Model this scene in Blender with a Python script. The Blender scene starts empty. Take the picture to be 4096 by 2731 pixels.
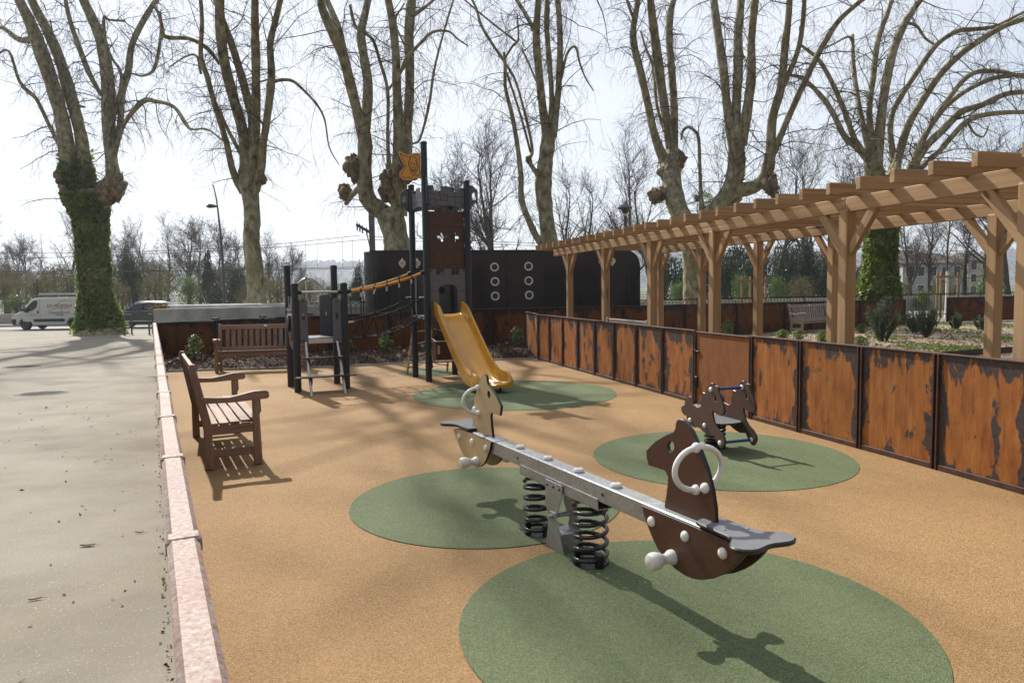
import bpy, math, random
import numpy as np
from mathutils import Vector, Matrix
from mathutils.geometry import tessellate_polygon
R = math.radians
random.seed(7); rng = np.random.default_rng(7)
scene = bpy.context.scene
COL = scene.collection

# ------------------------------------------------------------------ camera
FPX, YH, ROLL, EYE = 2870.0, 1157.0, 0.0145, 1.6          # focal length in photo pixels, horizon row, roll, eye height
PW, PH = 4096.0, 2731.0
pitch = math.atan((PH / 2 - YH) / FPX)
cF = np.array([0, math.cos(pitch), -math.sin(pitch)]); _U = np.array([0, math.sin(pitch), math.cos(pitch)]); _R = np.array([1.0, 0, 0])
cR = math.cos(ROLL) * _R - math.sin(ROLL) * _U
cU = math.cos(ROLL) * _U + math.sin(ROLL) * _R
CAM = np.array([0, 0, EYE])
cd = bpy.data.cameras.new('camera'); cam = bpy.data.objects.new('camera', cd); COL.objects.link(cam)
cd.sensor_width = 36; cd.lens = 36 * FPX / PW; cd.clip_start = 0.05; cd.clip_end = 8000
cam.matrix_world = Matrix(((cR[0], cU[0], -cF[0], 0), (cR[1], cU[1], -cF[1], 0), (cR[2], cU[2], -cF[2], EYE), (0, 0, 0, 1)))
scene.camera = cam

# ------------------------------------------------------------------ light
SUN_V = np.array([-0.578, 0.93, 1.0]); SUN_V = SUN_V / np.linalg.norm(SUN_V)
EL = math.asin(SUN_V[2]); AZ = math.atan2(SUN_V[0], SUN_V[1])
w = bpy.data.worlds.new('World'); scene.world = w; w.use_nodes = True
wn = w.node_tree.nodes
sky = wn.new('ShaderNodeTexSky'); sky.sky_type = 'NISHITA'; sky.sun_disc = False
sky.sun_elevation = EL; sky.sun_rotation = AZ; sky.air_density = 1.0; sky.dust_density = 1.0; sky.ozone_density = 1.0; sky.altitude = 50
# thin bright cloud veil over the whole sky
wl = w.node_tree.links
wtc = wn.new('ShaderNodeTexCoord'); wmp = wn.new('ShaderNodeMapping'); wmp.inputs['Scale'].default_value = (1, 1, 3.0); wl.new(wtc.outputs['Generated'], wmp.inputs[0])
wno = wn.new('ShaderNodeTexNoise'); wno.inputs['Scale'].default_value = 2.2; wno.inputs['Detail'].default_value = 6; wno.inputs['Distortion'].default_value = .4; wl.new(wmp.outputs[0], wno.inputs['Vector'])
wmr = wn.new('ShaderNodeMapRange'); wmr.inputs[1].default_value = .3; wmr.inputs[2].default_value = .7; wmr.inputs[3].default_value = .55; wmr.inputs[4].default_value = .92; wl.new(wno.outputs[0], wmr.inputs[0])
wmx = wn.new('ShaderNodeMix'); wmx.data_type = 'RGBA'; wl.new(wmr.outputs[0], wmx.inputs[0]); wl.new(sky.outputs[0], wmx.inputs[6]); wmx.inputs[7].default_value = (5.6, 5.8, 6.3, 1)
wdt = wn.new('ShaderNodeVectorMath'); wdt.operation = 'DOT_PRODUCT'; wl.new(wtc.outputs['Generated'], wdt.inputs[0]); wdt.inputs[1].default_value = tuple(SUN_V)
wg = wn.new('ShaderNodeMapRange'); wg.interpolation_type = 'SMOOTHSTEP'; wg.inputs[1].default_value = -.7; wg.inputs[2].default_value = .55; wl.new(wdt.outputs['Value'], wg.inputs[0])
wpw = wn.new('ShaderNodeMath'); wpw.operation = 'POWER'; wpw.inputs[1].default_value = 1.0; wl.new(wg.outputs[0], wpw.inputs[0])      # haze scatters forward: brightest round the sun
wsc = wn.new('ShaderNodeMath'); wsc.operation = 'MULTIPLY_ADD'; wsc.inputs[1].default_value = 1.25; wsc.inputs[2].default_value = .05; wl.new(wpw.outputs[0], wsc.inputs[0])
wvc = wn.new('ShaderNodeVectorMath'); wvc.operation = 'SCALE'; wvc.inputs[0].default_value = (5.9, 6.1, 6.5); wl.new(wsc.outputs[0], wvc.inputs['Scale']); wl.new(wvc.outputs[0], wmx.inputs[7])
wl.new(wmx.outputs[2], wn['Background'].inputs[0]); wn['Background'].inputs[1].default_value = 0.09
sd = bpy.data.lights.new('sun', 'SUN'); sd.energy = 5.0; sd.angle = R(0.8); sd.color = (1.0, 0.95, 0.87)
sun = bpy.data.objects.new('sun', sd); COL.objects.link(sun)
sun.rotation_euler = Vector(SUN_V).to_track_quat('Z', 'Y').to_euler(); sun.location = (-20, 30, 40)
scene.view_settings.view_transform = 'Standard'; scene.view_settings.look = 'None'
scene.view_settings.gamma = 1; scene.view_settings.use_curve_mapping = False; scene.view_settings.exposure = 0.5
scene.cycles.max_bounces = 8; scene.cycles.transparent_max_bounces = 12
scene.cycles.use_denoising = True
scene.cycles.caustics_reflective = False; scene.cycles.caustics_refractive = False

# ------------------------------------------------------------------ photo pixel -> point (a pixel gives a direction; the distance comes from z, Y or a plane)
def ray(x, y): return cF * FPX + cR * (x - PW / 2) - cU * (y - PH / 2)
def at(x, y, z=0.0):
    d = ray(x, y); return CAM + d * ((z - EYE) / d[2])
def atY(x, y, Y):
    d = ray(x, y); return CAM + d * (Y / d[1])
def atplane(x, y, p0, nrm):
    d = ray(x, y); return CAM + d * (np.dot(np.asarray(p0) - CAM, nrm) / np.dot(d, nrm))
def rpx(r, Y): return r * Y / FPX

# ------------------------------------------------------------------ mesh helpers
AX = np.eye(3)
def unit(v): v = np.asarray(v, float); return v / (np.linalg.norm(v) + 1e-12)
def rz(a): c, s = math.cos(a), math.sin(a); return np.array([[c, s, 0], [-s, c, 0], [0, 0, 1.0]])   # rows = axes turned by a about z
class MB:
    def __init__(s): s.v = []; s.f = []; s.m = []
    def add(s, verts, faces, mi=0):
        o = len(s.v); s.v.extend([tuple(map(float, p)) for p in verts]); s.f.extend([tuple(i + o for i in f) for f in faces]); s.m.extend([mi] * len(faces)); return s
    def box(s, c, size, ax=AX, ch=0.0, mi=0):
        c = np.asarray(c, float); h = np.asarray(size, float) / 2; ax = np.asarray(ax, float)
        if ch <= 0:
            V = [c + (sx * h[0]) * ax[0] + (sy * h[1]) * ax[1] + (sz * h[2]) * ax[2] for sz in (-1, 1) for sy in (-1, 1) for sx in (-1, 1)]
            return s.add(V, [(0, 2, 3, 1), (4, 5, 7, 6), (0, 1, 5, 4), (2, 6, 7, 3), (0, 4, 6, 2), (1, 3, 7, 5)], mi)
        ch = min(ch, *(h * 0.9)); V = []; idx = {}
        for sx in (-1, 1):
            for sy in (-1, 1):
                for sz in (-1, 1):
                    for k in range(3):
                        q = np.array([sx, sy, sz]) * h; q -= np.array([sx, sy, sz]) * ch * (np.arange(3) != k)
                        idx[sx, sy, sz, k] = len(V); V.append(c + q @ ax)
        F = []
        S = ((-1, -1), (1, -1), (1, 1), (-1, 1))
        for sg in (-1, 1):
            f = [idx[sg, a, b, 0] for a, b in S]; F.append(f if sg > 0 else f[::-1])
            f = [idx[a, sg, b, 1] for a, b in S]; F.append(f[::-1] if sg > 0 else f)
            f = [idx[a, b, sg, 2] for a, b in S]; F.append(f if sg > 0 else f[::-1])
        for a in (-1, 1):
            for b in (-1, 1):
                F.append([idx[a, b, -1, 0], idx[a, b, 1, 0], idx[a, b, 1, 1], idx[a, b, -1, 1]])
                F.append([idx[a, -1, b, 0], idx[a, 1, b, 0], idx[a, 1, b, 2], idx[a, -1, b, 2]])
                F.append([idx[-1, a, b, 1], idx[1, a, b, 1], idx[1, a, b, 2], idx[-1, a, b, 2]])
        for a in (-1, 1):
            for b in (-1, 1):
                for d in (-1, 1): F.append([idx[a, b, d, 0], idx[a, b, d, 1], idx[a, b, d, 2]])
        return s.add(V, F, mi)
    def bar(s, a, b, wd, ht, up=(0, 0, 1), ch=0.0, mi=0):
        a = np.asarray(a, float); b = np.asarray(b, float); d = b - a; L = np.linalg.norm(d); x = d / L
        y = unit(np.cross(up, x)); z = np.cross(x, y)
        return s.box((a + b) / 2, (L, wd, ht), np.array([x, y, z]), ch, mi)
    def tube(s, pts, r, n=8, cap=True, mi=0, closed=False):
        P = np.asarray(pts, float); k = len(P); r = np.broadcast_to(np.asarray(r, float), (k,))
        if closed: T = np.roll(P, -1, 0) - np.roll(P, 1, 0)
        else: T = np.gradient(P, axis=0)
        T = T / (np.linalg.norm(T, axis=1, keepdims=True) + 1e-12)
        ref = np.array([0, 0, 1.0]) if abs(T[0][2]) < .9 else np.array([1.0, 0, 0])
        N = unit(np.cross(T[0], ref)); V = []
        for i in range(k):
            N = N - T[i] * np.dot(N, T[i]); N = unit(N); B = np.cross(T[i], N)
            for j in range(n):
                t = 2 * math.pi * j / n; V.append(P[i] + r[i] * (math.cos(t) * N + math.sin(t) * B))
        F = [(i * n + j, i * n + (j + 1) % n, (i + 1) * n + (j + 1) % n, (i + 1) * n + j) for i in range(k - 1) for j in range(n)]
        if closed: F += [((k - 1) * n + j, (k - 1) * n + (j + 1) % n, (j + 1) % n, j) for j in range(n)]
        elif cap: F += [tuple(range(n))[::-1], tuple((k - 1) * n + j for j in range(n))]
        return s.add(V, F, mi)
    def cyl(s, a, b, r, n=16, mi=0, r2=None): return s.tube([a, b], [r, r if r2 is None else r2], n, True, mi)
    def lathe(s, prof, o=(0, 0, 0), ax=AX, n=20, mi=0):
        ax = np.asarray(ax); o = np.asarray(o, float); V = []; k = len(prof)
        for r, z in prof:
            for j in range(n):
                t = 2 * math.pi * j / n; V.append(o + r * math.cos(t) * ax[0] + r * math.sin(t) * ax[1] + z * ax[2])
        F = [(i * n + j, i * n + (j + 1) % n, (i + 1) * n + (j + 1) % n, (i + 1) * n + j) for i in range(k - 1) for j in range(n)]
        F += [tuple(range(n))[::-1], tuple((k - 1) * n + j for j in range(n))]
        return s.add(V, F, mi)
    def ball(s, c, r, n=10, mi=0, sq=(1, 1, 1), ax=AX):
        m = max(4, n // 2); prof = [(r * max(math.sin(math.pi * i / m), 1e-3), -r * math.cos(math.pi * i / m)) for i in range(m + 1)]
        return s.lathe(prof, c, np.asarray(ax) * np.asarray(sq)[:, None], n, mi)
    def prism(s, poly, o, ex, ey, t, holes=(), ch=0.0, mi=0, me=None):
        """flat board: outline poly in (ex, ey), thickness t along ex x ey centred on o"""
        me = mi if me is None else me
        o = np.asarray(o, float); ex = unit(ex); ey = unit(ey); ez = np.cross(ex, ey)
        loops = [list(map(tuple, poly))] + [list(map(tuple, h)) for h in holes]
        def area(l): return sum(a[0] * b[1] - b[0] * a[1] for a, b in zip(l, l[1:] + l[:1]))
        if area(loops[0]) < 0: loops[0].reverse()
        for h in loops[1:]:
            if area(h) > 0: h.reverse()
        def inset(l, d):
            L = np.array(l); pa = np.roll(L, 1, 0); pb = np.roll(L, -1, 0)
            n1 = L - pa; n2 = pb - L
            n1 /= np.linalg.norm(n1, axis=1, keepdims=True) + 1e-9; n2 /= np.linalg.norm(n2, axis=1, keepdims=True) + 1e-9
            m = np.stack([-(n1[:, 1] + n2[:, 1]), n1[:, 0] + n2[:, 0]], -1); q = (m ** 2).sum(1, keepdims=True)
            return L + m * d * 2 / np.maximum(q, 1.0)
        def P(l, z): return [o + a * ex + b * ey + z * ez for a, b in l]
        for sg in (1, -1):
            ins = [inset(l, ch) if ch > 0 else np.array(l) for l in loops]
            flat = [p for l in ins for p in l]
            tris = tessellate_polygon([[Vector((p[0], p[1], 0)) for p in l] for l in ins])
            V = P(flat, sg * t / 2)
            F = []
            for a, b, c in tris:
                A, B, C = flat[a], flat[b], flat[c]
                cr = (B[0] - A[0]) * (C[1] - A[1]) - (B[1] - A[1]) * (C[0] - A[0])
                F.append((a, b, c) if (cr > 0) == (sg > 0) else (c, b, a))
            s.add(V, F, mi)
        for l in loops:
            n = len(l); ins = inset(l, ch) if ch > 0 else np.array(l)
            if ch > 0: rings = [P(ins, -t / 2), P(l, -t / 2 + ch), P(l, t / 2 - ch), P(ins, t / 2)]
            else: rings = [P(l, -t / 2), P(l, t / 2)]
            V = [p for r_ in rings for p in r_]
            F = [(k * n + j, k * n + (j + 1) % n, (k + 1) * n + (j + 1) % n, (k + 1) * n + j) for k in range(len(rings) - 1) for j in range(n)]
            s.add(V, F, me)
        return s
    def loft(s, rings, closed=True, cap=True, mi=0):
        n = len(rings[0]); V = [p for r_ in rings for p in r_]; m = n if closed else n - 1
        F = [(k * n + j, k * n + (j + 1) % n, (k + 1) * n + (j + 1) % n, (k + 1) * n + j) for k in range(len(rings) - 1) for j in range(m)]
        if cap: F += [tuple(range(n))[::-1], tuple((len(rings) - 1) * n + j for j in range(n))]
        return s.add(V, F, mi)
    def mesh(s, name, mats, smooth=35, xf=None):
        me = bpy.data.meshes.new(name); V = s.v
        if xf is not None: V = [tuple(xf @ Vector(p)) for p in V]
        me.from_pydata(V, [], s.f); 
        for m in (mats if isinstance(mats, (list, tuple)) else [mats]): me.materials.append(m)
        me.polygons.foreach_set('material_index', s.m)
        me.update()
        if smooth:
            me.polygons.foreach_set('use_smooth', [True] * len(me.polygons)); me.set_sharp_from_angle(angle=R(smooth))
        return me
    def build(s, name, mats, parent=None, world=False, smooth=35):
        """link as one object; coordinates are the parent's own, or world coordinates when world=True"""
        xf = None
        if world and parent is not None: xf = wmat(parent).inverted()
        o = bpy.data.objects.new(name, s.mesh(name, mats, smooth, xf)); COL.objects.link(o)
        if parent is not None: o.parent = parent
        return o
def wmat(o):
    m = o.matrix_basis.copy()
    return m if o.parent is None else wmat(o.parent) @ m
def mesh_np(name, V, quads=None, tris=None, mats=None, smooth=True):
    me = bpy.data.meshes.new(name); V = np.asarray(V, np.float32).reshape(-1, 3)
    ls = []; nq = 0 if quads is None else len(quads); ntr = 0 if tris is None else len(tris)
    idx = np.concatenate([np.asarray(a, np.int32).ravel() for a in (quads, tris) if a is not None])
    st = np.concatenate([np.arange(nq) * 4, nq * 4 + np.arange(ntr) * 3]).astype(np.int32)
    me.vertices.add(len(V)); me.vertices.foreach_set('co', V.ravel())
    me.loops.add(len(idx)); me.loops.foreach_set('vertex_index', idx)
    me.polygons.add(nq + ntr); me.polygons.foreach_set('loop_start', st)
    me.polygons.foreach_set('use_smooth', np.full(nq + ntr, smooth))
    me.update(calc_edges=True)
    for m in (mats if isinstance(mats, (list, tuple)) else [mats]): me.materials.append(m)
    return me
def link(name, me, parent=None, loc=(0, 0, 0), rot=0.0, sc=(1, 1, 1)):
    o = bpy.data.objects.new(name, me); COL.objects.link(o); o.location = tuple(map(float, loc)); o.rotation_euler = (0, 0, rot); o.scale = sc
    if parent is not None: o.parent = parent
    return o
def tag(o, label=None, cat=None, group=None, kind=None):
    if label: o['label'] = label
    if cat: o['category'] = cat
    if group: o['group'] = group
    if kind: o['kind'] = kind
    return o
def thing(name, label, cat, loc=(0, 0, 0), rot=0.0, group=None):
    o = bpy.data.objects.new(name, None); COL.objects.link(o); o.empty_display_size = 0.2
    o.location = tuple(map(float, loc)); o.rotation_euler = (0, 0, rot)
    return tag(o, label, cat, group)
def struct(o): o['kind'] = 'structure'; return o
def copy_tree(o, parent=None):
    c = o.copy(); COL.objects.link(c); c.parent = parent
    for ch in [x for x in bpy.data.objects if x.parent is o]: copy_tree(ch, c)
    return c
def cr(pts, m=4):
    """Catmull-Rom resampling of a polyline of any dimension"""
    P = np.asarray(pts, float); Q = np.vstack([2 * P[0] - P[1], P, 2 * P[-1] - P[-2]]); out = []
    for i in range(1, len(Q) - 2):
        for k in range(m):
            t = k / m; a, b, c, d = Q[i - 1], Q[i], Q[i + 1], Q[i + 2]
            out.append(.5 * (2 * b + (c - a) * t + (2 * a - 5 * b + 4 * c - d) * t * t + (3 * b - a - 3 * c + d) * t ** 3))
    out.append(P[-1]); return np.array(out)
def batch_tubes(P, rad, n=3):
    """P [N,K,3] polylines, rad [N,K] -> verts, quads"""
    N, K, _ = P.shape
    T = np.gradient(P, axis=1); T /= np.linalg.norm(T, axis=2, keepdims=True) + 1e-9
    ref = np.where(np.abs(T[:, :1, 2:3]) < .9, np.array([0, 0, 1.0]), np.array([1.0, 0, 0]))
    A = np.cross(T, np.broadcast_to(ref, T.shape)); A /= np.linalg.norm(A, axis=2, keepdims=True) + 1e-9
    B = np.cross(T, A); t = 2 * np.pi * np.arange(n) / n
    V = P[:, :, None] + rad[:, :, None, None] * (np.cos(t)[:, None] * A[:, :, None] + np.sin(t)[:, None] * B[:, :, None])
    base = np.arange(N)[:, None, None] * K * n + np.arange(K - 1)[None, :, None] * n
    j = np.arange(n)[None, None]; j2 = (np.arange(n) + 1)[None, None] % n
    Q = np.stack([base + j, base + j2, base + n + j2, base + n + j], -1).reshape(-1, 4)
    return V.reshape(-1, 3), Q
def join_np(parts):
    Vs, Qs, o = [], [], 0
    for V, Q in parts: Vs.append(V); Qs.append(Q + o); o += len(V)
    return np.concatenate(Vs), np.concatenate(Qs)

# ------------------------------------------------------------------ materials
class G:
    def __init__(s, name):
        s.m = bpy.data.materials.new(name); s.m.use_nodes = True; s.t = s.m.node_tree; s.t.nodes.clear()
        s.out = s.t.nodes.new('ShaderNodeOutputMaterial'); s._tc = None; s._oi = None
    def n(s, typ, ins=None, **at_):
        nd = s.t.nodes.new('ShaderNode' + typ)
        for k, v in at_.items(): setattr(nd, k, v)
        for k, v in (ins or {}).items(): s.set(nd.inputs[k], v)
        return nd
    def set(s, sock, v):
        if isinstance(v, bpy.types.NodeSocket): s.t.links.new(v, sock)
        elif isinstance(v, (tuple, list)) and len(v) == 3 and sock.type == 'RGBA': sock.default_value = (*v, 1)
        else: sock.default_value = v
    def tc(s, k='Object'):
        s._tc = s._tc or s.n('TexCoord'); return s._tc.outputs[k]
    def pos(s): return s.n('NewGeometry').outputs['Position']
    def rnd(s):
        s._oi = s._oi or s.n('ObjectInfo'); return s._oi.outputs['Random']
    def math(s, op, a, b=0.0, clamp=False):
        nd = s.n('Math', {0: a, 1: b}, operation=op, use_clamp=clamp); return nd.outputs[0]
    def mix(s, f, a, b, mode='MIX'):
        nd = s.n('Mix', None, data_type='RGBA', blend_type=mode); s.set(nd.inputs[0], f); s.set(nd.inputs[6], a); s.set(nd.inputs[7], b); return nd.outputs[2]
    def noise(s, vec, scale, detail=4, rough=.55, dist=0.0):
        return s.n('TexNoise', {'Vector': vec, 'Scale': scale, 'Detail': detail, 'Roughness': rough, 'Distortion': dist}).outputs[0]
    def voro(s, vec, scale, out=0, feature='F1'): return s.n('TexVoronoi', {'Vector': vec, 'Scale': scale}, feature=feature).outputs[out]
    def map(s, vec, scale=(1, 1, 1), loc=(0, 0, 0), rot=(0, 0, 0)): return s.n('Mapping', {'Vector': vec, 'Scale': scale, 'Location': loc, 'Rotation': rot}).outputs[0]
    def ramp(s, f, stops, interp='LINEAR'):
        nd = s.n('ValToRGB', {0: f}); e = nd.color_ramp.elements; nd.color_ramp.interpolation = interp
        while len(e) < len(stops): e.new(0.5)
        for el, (p, c) in zip(e, stops): el.position = p; el.color = (*c, 1) if len(c) == 3 else c
        return nd.outputs[0]
    def sstep(s, f, lo, hi):
        return s.n('MapRange', {0: f, 1: lo, 2: hi, 3: 0.0, 4: 1.0}, interpolation_type='SMOOTHSTEP').outputs[0]
    def offs(s, vec, k=37.0):
        cb = s.n('CombineXYZ', {0: s.math('MULTIPLY', s.rnd(), k), 1: s.math('MULTIPLY', s.rnd(), k * 1.7), 2: s.math('MULTIPLY', s.rnd(), k * .6)})
        return s.n('VectorMath', {0: vec, 1: cb.outputs[0]}, operation='ADD').outputs[0]
    def bump(s, h, strength=.3, dist=.01): return s.n('Bump', {'Height': h, 'Strength': strength, 'Distance': dist}).outputs[0]
    def done(s, col, rough=.6, metal=0.0, normal=None, spec=.5, coat=0.0, trans=0.0, sss=0.0, **kw):
        ins = {'Base Color': col, 'Roughness': rough, 'Metallic': metal, 'Specular IOR Level': spec, 'Coat Weight': coat, 'Transmission Weight': trans}
        ins.update(kw)
        p = s.n('BsdfPrincipled', ins)
        if normal is not None: s.set(p.inputs['Normal'], normal)
        s.t.links.new(p.outputs[0], s.out.inputs[0]); return s.m
def hexlin(h):
    h = h.lstrip('#'); c = [int(h[i:i + 2], 16) / 255 for i in (0, 2, 4)]
    return tuple(x / 12.92 if x <= .04045 else ((x + .055) / 1.055) ** 2.4 for x in c)
def simple(name, col, rough=.5, metal=0.0, var=.12, nscale=18.0, bump=.05, coat=0.0, spec=.5, speck=0.0):
    g = G(name); p = g.tc('Object')
    nz = g.noise(p, nscale, 5)
    dk = tuple(c * (1 - var) for c in col); lt = tuple(min(1, c * (1 + var)) for c in col)
    c = g.ramp(nz, [(.3, dk), (.7, lt)])
    if speck:
        c = g.mix(g.math('MULTIPLY', g.sstep(g.noise(p, nscale * 14, 2), .6, .75), speck), c, tuple(min(1, x * 2 + .08) for x in col))
    r_ = g.math('ADD', g.math('MULTIPLY', g.noise(p, nscale * 2.3, 4), .18), rough - .09)
    return g.done(c, r_, metal, g.bump(g.noise(p, nscale * 6, 3), bump, .004) if bump else None, spec, coat)

def granules(name, a, b, c_):
    """poured rubber granulate"""
    g = G(name); p = g.pos()
    cell = g.voro(p, 190, 1); sep = g.n('SeparateColor', {0: cell}).outputs[0]
    col = g.ramp(sep, [(0, a), (.55, b), (1, c_)])
    big = g.noise(p, .9, 5, .6); col = g.mix(g.math('MULTIPLY', g.sstep(big, .35, .75), .30), col, tuple(x * .72 for x in b))
    mid = g.noise(p, 9, 4); col = g.mix(g.math('MULTIPLY', g.sstep(mid, .45, .8), .22), col, tuple(min(1, x * 1.3) for x in b))
    pit = g.noise(p, 130, 3, .6); col = g.mix(g.math('MULTIPLY', g.sstep(pit, .56, .72), .5), col, tuple(x * .35 for x in a))
    h = g.math('ADD', g.voro(p, 190, 0), g.math('MULTIPLY', g.noise(p, 60, 3), .8))
    return g.done(col, .8, 0, g.bump(h, .6, .006), .3)
M = {}
M['sand'] = granules('rubber_sand', (.205, .116, .045), (.31, .185, .077), (.43, .278, .132))
M['green'] = granules('rubber_green', (.068, .092, .040), (.115, .146, .068), (.18, .213, .108))

def plaza_mat():
    g = G('plaza_concrete'); p = g.pos()
    base = g.ramp(g.noise(p, 1.1, 6, .62), [(.3, (.15, .128, .095)), (.5, (.208, .184, .140)), (.72, (.252, .226, .180))])
    warm = g.sstep(g.noise(p, .35, 4), .5, .7); base = g.mix(g.math('MULTIPLY', warm, .5), base, (.20, .155, .09))
    spk = g.sstep(g.noise(p, 170, 2), .60, .72); base = g.mix(g.math('MULTIPLY', spk, .45), base, (.12, .11, .095))
    lt = g.sstep(g.noise(g.map(p, loc=(9, 3, 0)), 120, 2), .62, .74); base = g.mix(g.math('MULTIPLY', lt, .5), base, (.66, .64, .58))
    sc = g.sstep(g.noise(g.map(p, (.35, 9, 1), rot=(0, 0, .25)), 1.6, 3), .71, .74); base = g.mix(g.math('MULTIPLY', sc, .35), base, (.62, .60, .56))
    crack = g.math('SUBTRACT', 1.0, g.sstep(g.n('TexVoronoi', {'Vector': g.n('VectorMath', {0: p, 1: g.n('TexNoise', {'Vector': p, 'Scale': 1.5}).outputs[1]}, operation='ADD').outputs[0], 'Scale': .22}, feature='DISTANCE_TO_EDGE').outputs[0], .0, .003))
    base = g.mix(g.math('MULTIPLY', crack, .35), base, (.16, .15, .13))
    h = g.math('ADD', g.noise(p, 140, 3), g.math('MULTIPLY', g.noise(p, 6, 4), .7))
    return g.done(base, .85, 0, g.bump(h, .5, .006), .35)
M['plaza'] = plaza_mat()
M['road'] = simple('road_asphalt', (.105, .10, .097), .75, var=.25, nscale=2.5, bump=.2)
M['soil'] = simple('soil', (.12, .095, .06), .95, var=.5, nscale=1.2, bump=.6)
M['grassland'] = simple('rough_grass', (.085, .09, .04), .95, var=.5, nscale=.8, bump=.6)
M['mulch'] = simple('mulch_soil', (.055, .036, .024), .95, var=.5, nscale=12, bump=.8)
def bark_chips():
    g = G('bark_chips'); p = g.pos()
    cell = g.n('SeparateColor', {0: g.voro(g.map(p, (1, 1.8, 1)), 28, 1)}).outputs[0]
    c = g.ramp(cell, [(0, (.13, .09, .055)), (.5, (.30, .23, .15)), (1, (.48, .39, .28))])
    gr = g.sstep(g.noise(p, .7, 5, .65), .54, .66); c = g.mix(g.math('MULTIPLY', gr, .6), c, (.10, .12, .035))
    return g.done(c, .9, 0, g.bump(g.math('ADD', g.voro(p, 28), g.noise(p, 7, 4)), .9, .03))
M['chips'] = bark_chips()

def corten(name, cov=.5, plain=False, dark=1.0):
    """weathering steel: orange rust with darker mill-scale islands that hang from the edges; every panel differs"""
    g = G(name); gc = g.tc('Generated'); xyz = g.n('SeparateXYZ', {0: gc}); x, z = xyz.outputs[0], xyz.outputs[2]
    v = g.offs(gc)
    vs = g.map(v, (5.5, 0.0, 1.6)); streak = g.noise(g.map(v, (34, 0, 1.5)), 1.0, 4)
    fine = g.noise(g.map(v, (8, 0, 8)), 3.0, 6, .65)
    rust = g.ramp(g.noise(vs, 1.6, 6, .6), [(.28, (.18, .053, .011)), (.5, (.30, .102, .018)), (.72, (.39, .165, .036))])
    rust = g.mix(g.math('MULTIPLY', g.sstep(streak, .5, .8), .55), rust, (.09, .025, .011))
    rust = g.mix(g.math('MULTIPLY', g.sstep(fine, .52, .75), .45), rust, (.19, .085, .038))
    dots = g.sstep(g.noise(g.map(v, (9, 0, 9)), 9.0, 3), .66, .72); rust = g.mix(g.math('MULTIPLY', dots, .6), rust, (.06, .03, .022))
    if plain:
        col = g.mix(.55, rust, (.12, .045, .019)); mask = g.sstep(g.noise(vs, 2.2, 5), .68, .74)
    else:
        ex = g.math('MINIMUM', x, g.math('SUBTRACT', 1.0, x)); et = g.math('SUBTRACT', 1.0, z); eb = g.math('MULTIPLY', z, 1.9)
        e = g.math('MINIMUM', g.math('MULTIPLY', ex, 1.25), g.math('MINIMUM', et, eb))
        nz = g.noise(g.map(v, (3.6, 0, 1.9)), 1.5, 8, .62, .25)
        val = g.math('SUBTRACT', g.math('ADD', nz, g.math('MULTIPLY', g.sstep(g.rnd(), 0, 1), .06)), g.math('MULTIPLY', g.math('MINIMUM', e, .2), .95))
        mask = g.sstep(val, cov - .03, cov + .015); col = rust
    scale_c = g.ramp(g.noise(v, 26, 5, .65), [(.3, (.028, .019, .017)), (.7, (.075, .052, .044))])
    col = g.mix(mask, col, scale_c)
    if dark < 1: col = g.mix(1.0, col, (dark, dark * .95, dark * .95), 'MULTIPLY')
    h = g.math('SUBTRACT', fine, g.math('MULTIPLY', mask, -.35))
    return g.done(col, g.math('SUBTRACT', .80, g.math('MULTIPLY', mask, .22)), 0.0, g.bump(h, .35, .006), .35)
M['corten'] = corten('weathering_steel', .43)
M['corten_shaded'] = corten('weathering_steel_shaded', .43, dark=.40)  # same steel darkened: the shade on the back walls is put into the colour
M['corten_plain'] = corten('weathering_steel_gate', plain=True)
M['corten_rib'] = simple('rusty_rib', (.062, .024, .013), .7, var=.5, nscale=9, bump=.2)
def cap_mat():
    g = G('rusty_coping'); p = g.pos()
    n1 = g.noise(p, 60, 6, .75); n2 = g.noise(p, 3.5, 5)
    c = g.ramp(n1, [(.34, (.17, .080, .050)), (.47, (.27, .185, .150)), (.62, (.36, .30, .275))])
    c = g.mix(g.math('MULTIPLY', g.sstep(n2, .48, .66), .5), c, (.24, .105, .055))
    return g.done(c, .6, .0, g.bump(g.noise(p, 150, 3), .25, .003), .3)
M['cap'] = cap_mat()

def wood(name, cols, axis, rough=.6, knots=0.0, sc=1.0, grey=0.0):
    g = G(name); p = g.offs(g.tc('Object'), 11.0)
    st = [22 * sc, 22 * sc, 22 * sc]; st[axis] = 1.3 * sc
    grain = g.noise(g.map(p, tuple(st)), 1.0, 6, .6, .4)
    c = g.ramp(grain, [(.28, cols[0]), (.5, cols[1]), (.75, cols[2])])
    c = g.mix(g.math('MULTIPLY', g.math('SUBTRACT', g.rnd(), .5), .5), c, cols[0])
    s2 = [4.0, 4.0, 4.0]; s2[axis] = .8
    c = g.mix(g.math('MULTIPLY', g.sstep(g.noise(g.map(p, tuple(s2)), 1.0, 4), .48, .72), .4), c, cols[2])
    st3 = [70 * sc] * 3; st3[axis] = 2.2 * sc; fine = g.noise(g.map(p, tuple(st3)), 1.0, 3)
    c = g.mix(g.math('MULTIPLY', g.sstep(fine, .6, .72), .35), c, tuple(x * .4 for x in cols[0]))
    if knots:
        k = g.math('SUBTRACT', 1.0, g.sstep(g.voro(g.map(p, tuple(2.0 if i == axis else 6.5 for i in range(3))), 1.0), .05, .17))
        c = g.mix(g.math('MULTIPLY', k, knots), c, tuple(x * .35 for x in cols[0]))
    return g.done(c, rough, 0, g.bump(grain, .25, .004), .4)
TEAK = [(.15, .086, .058), (.25, .152, .105), (.35, .235, .175)]
GREYT = [(.18, .145, .12), (.28, .235, .20), (.38, .33, .29)]
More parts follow.
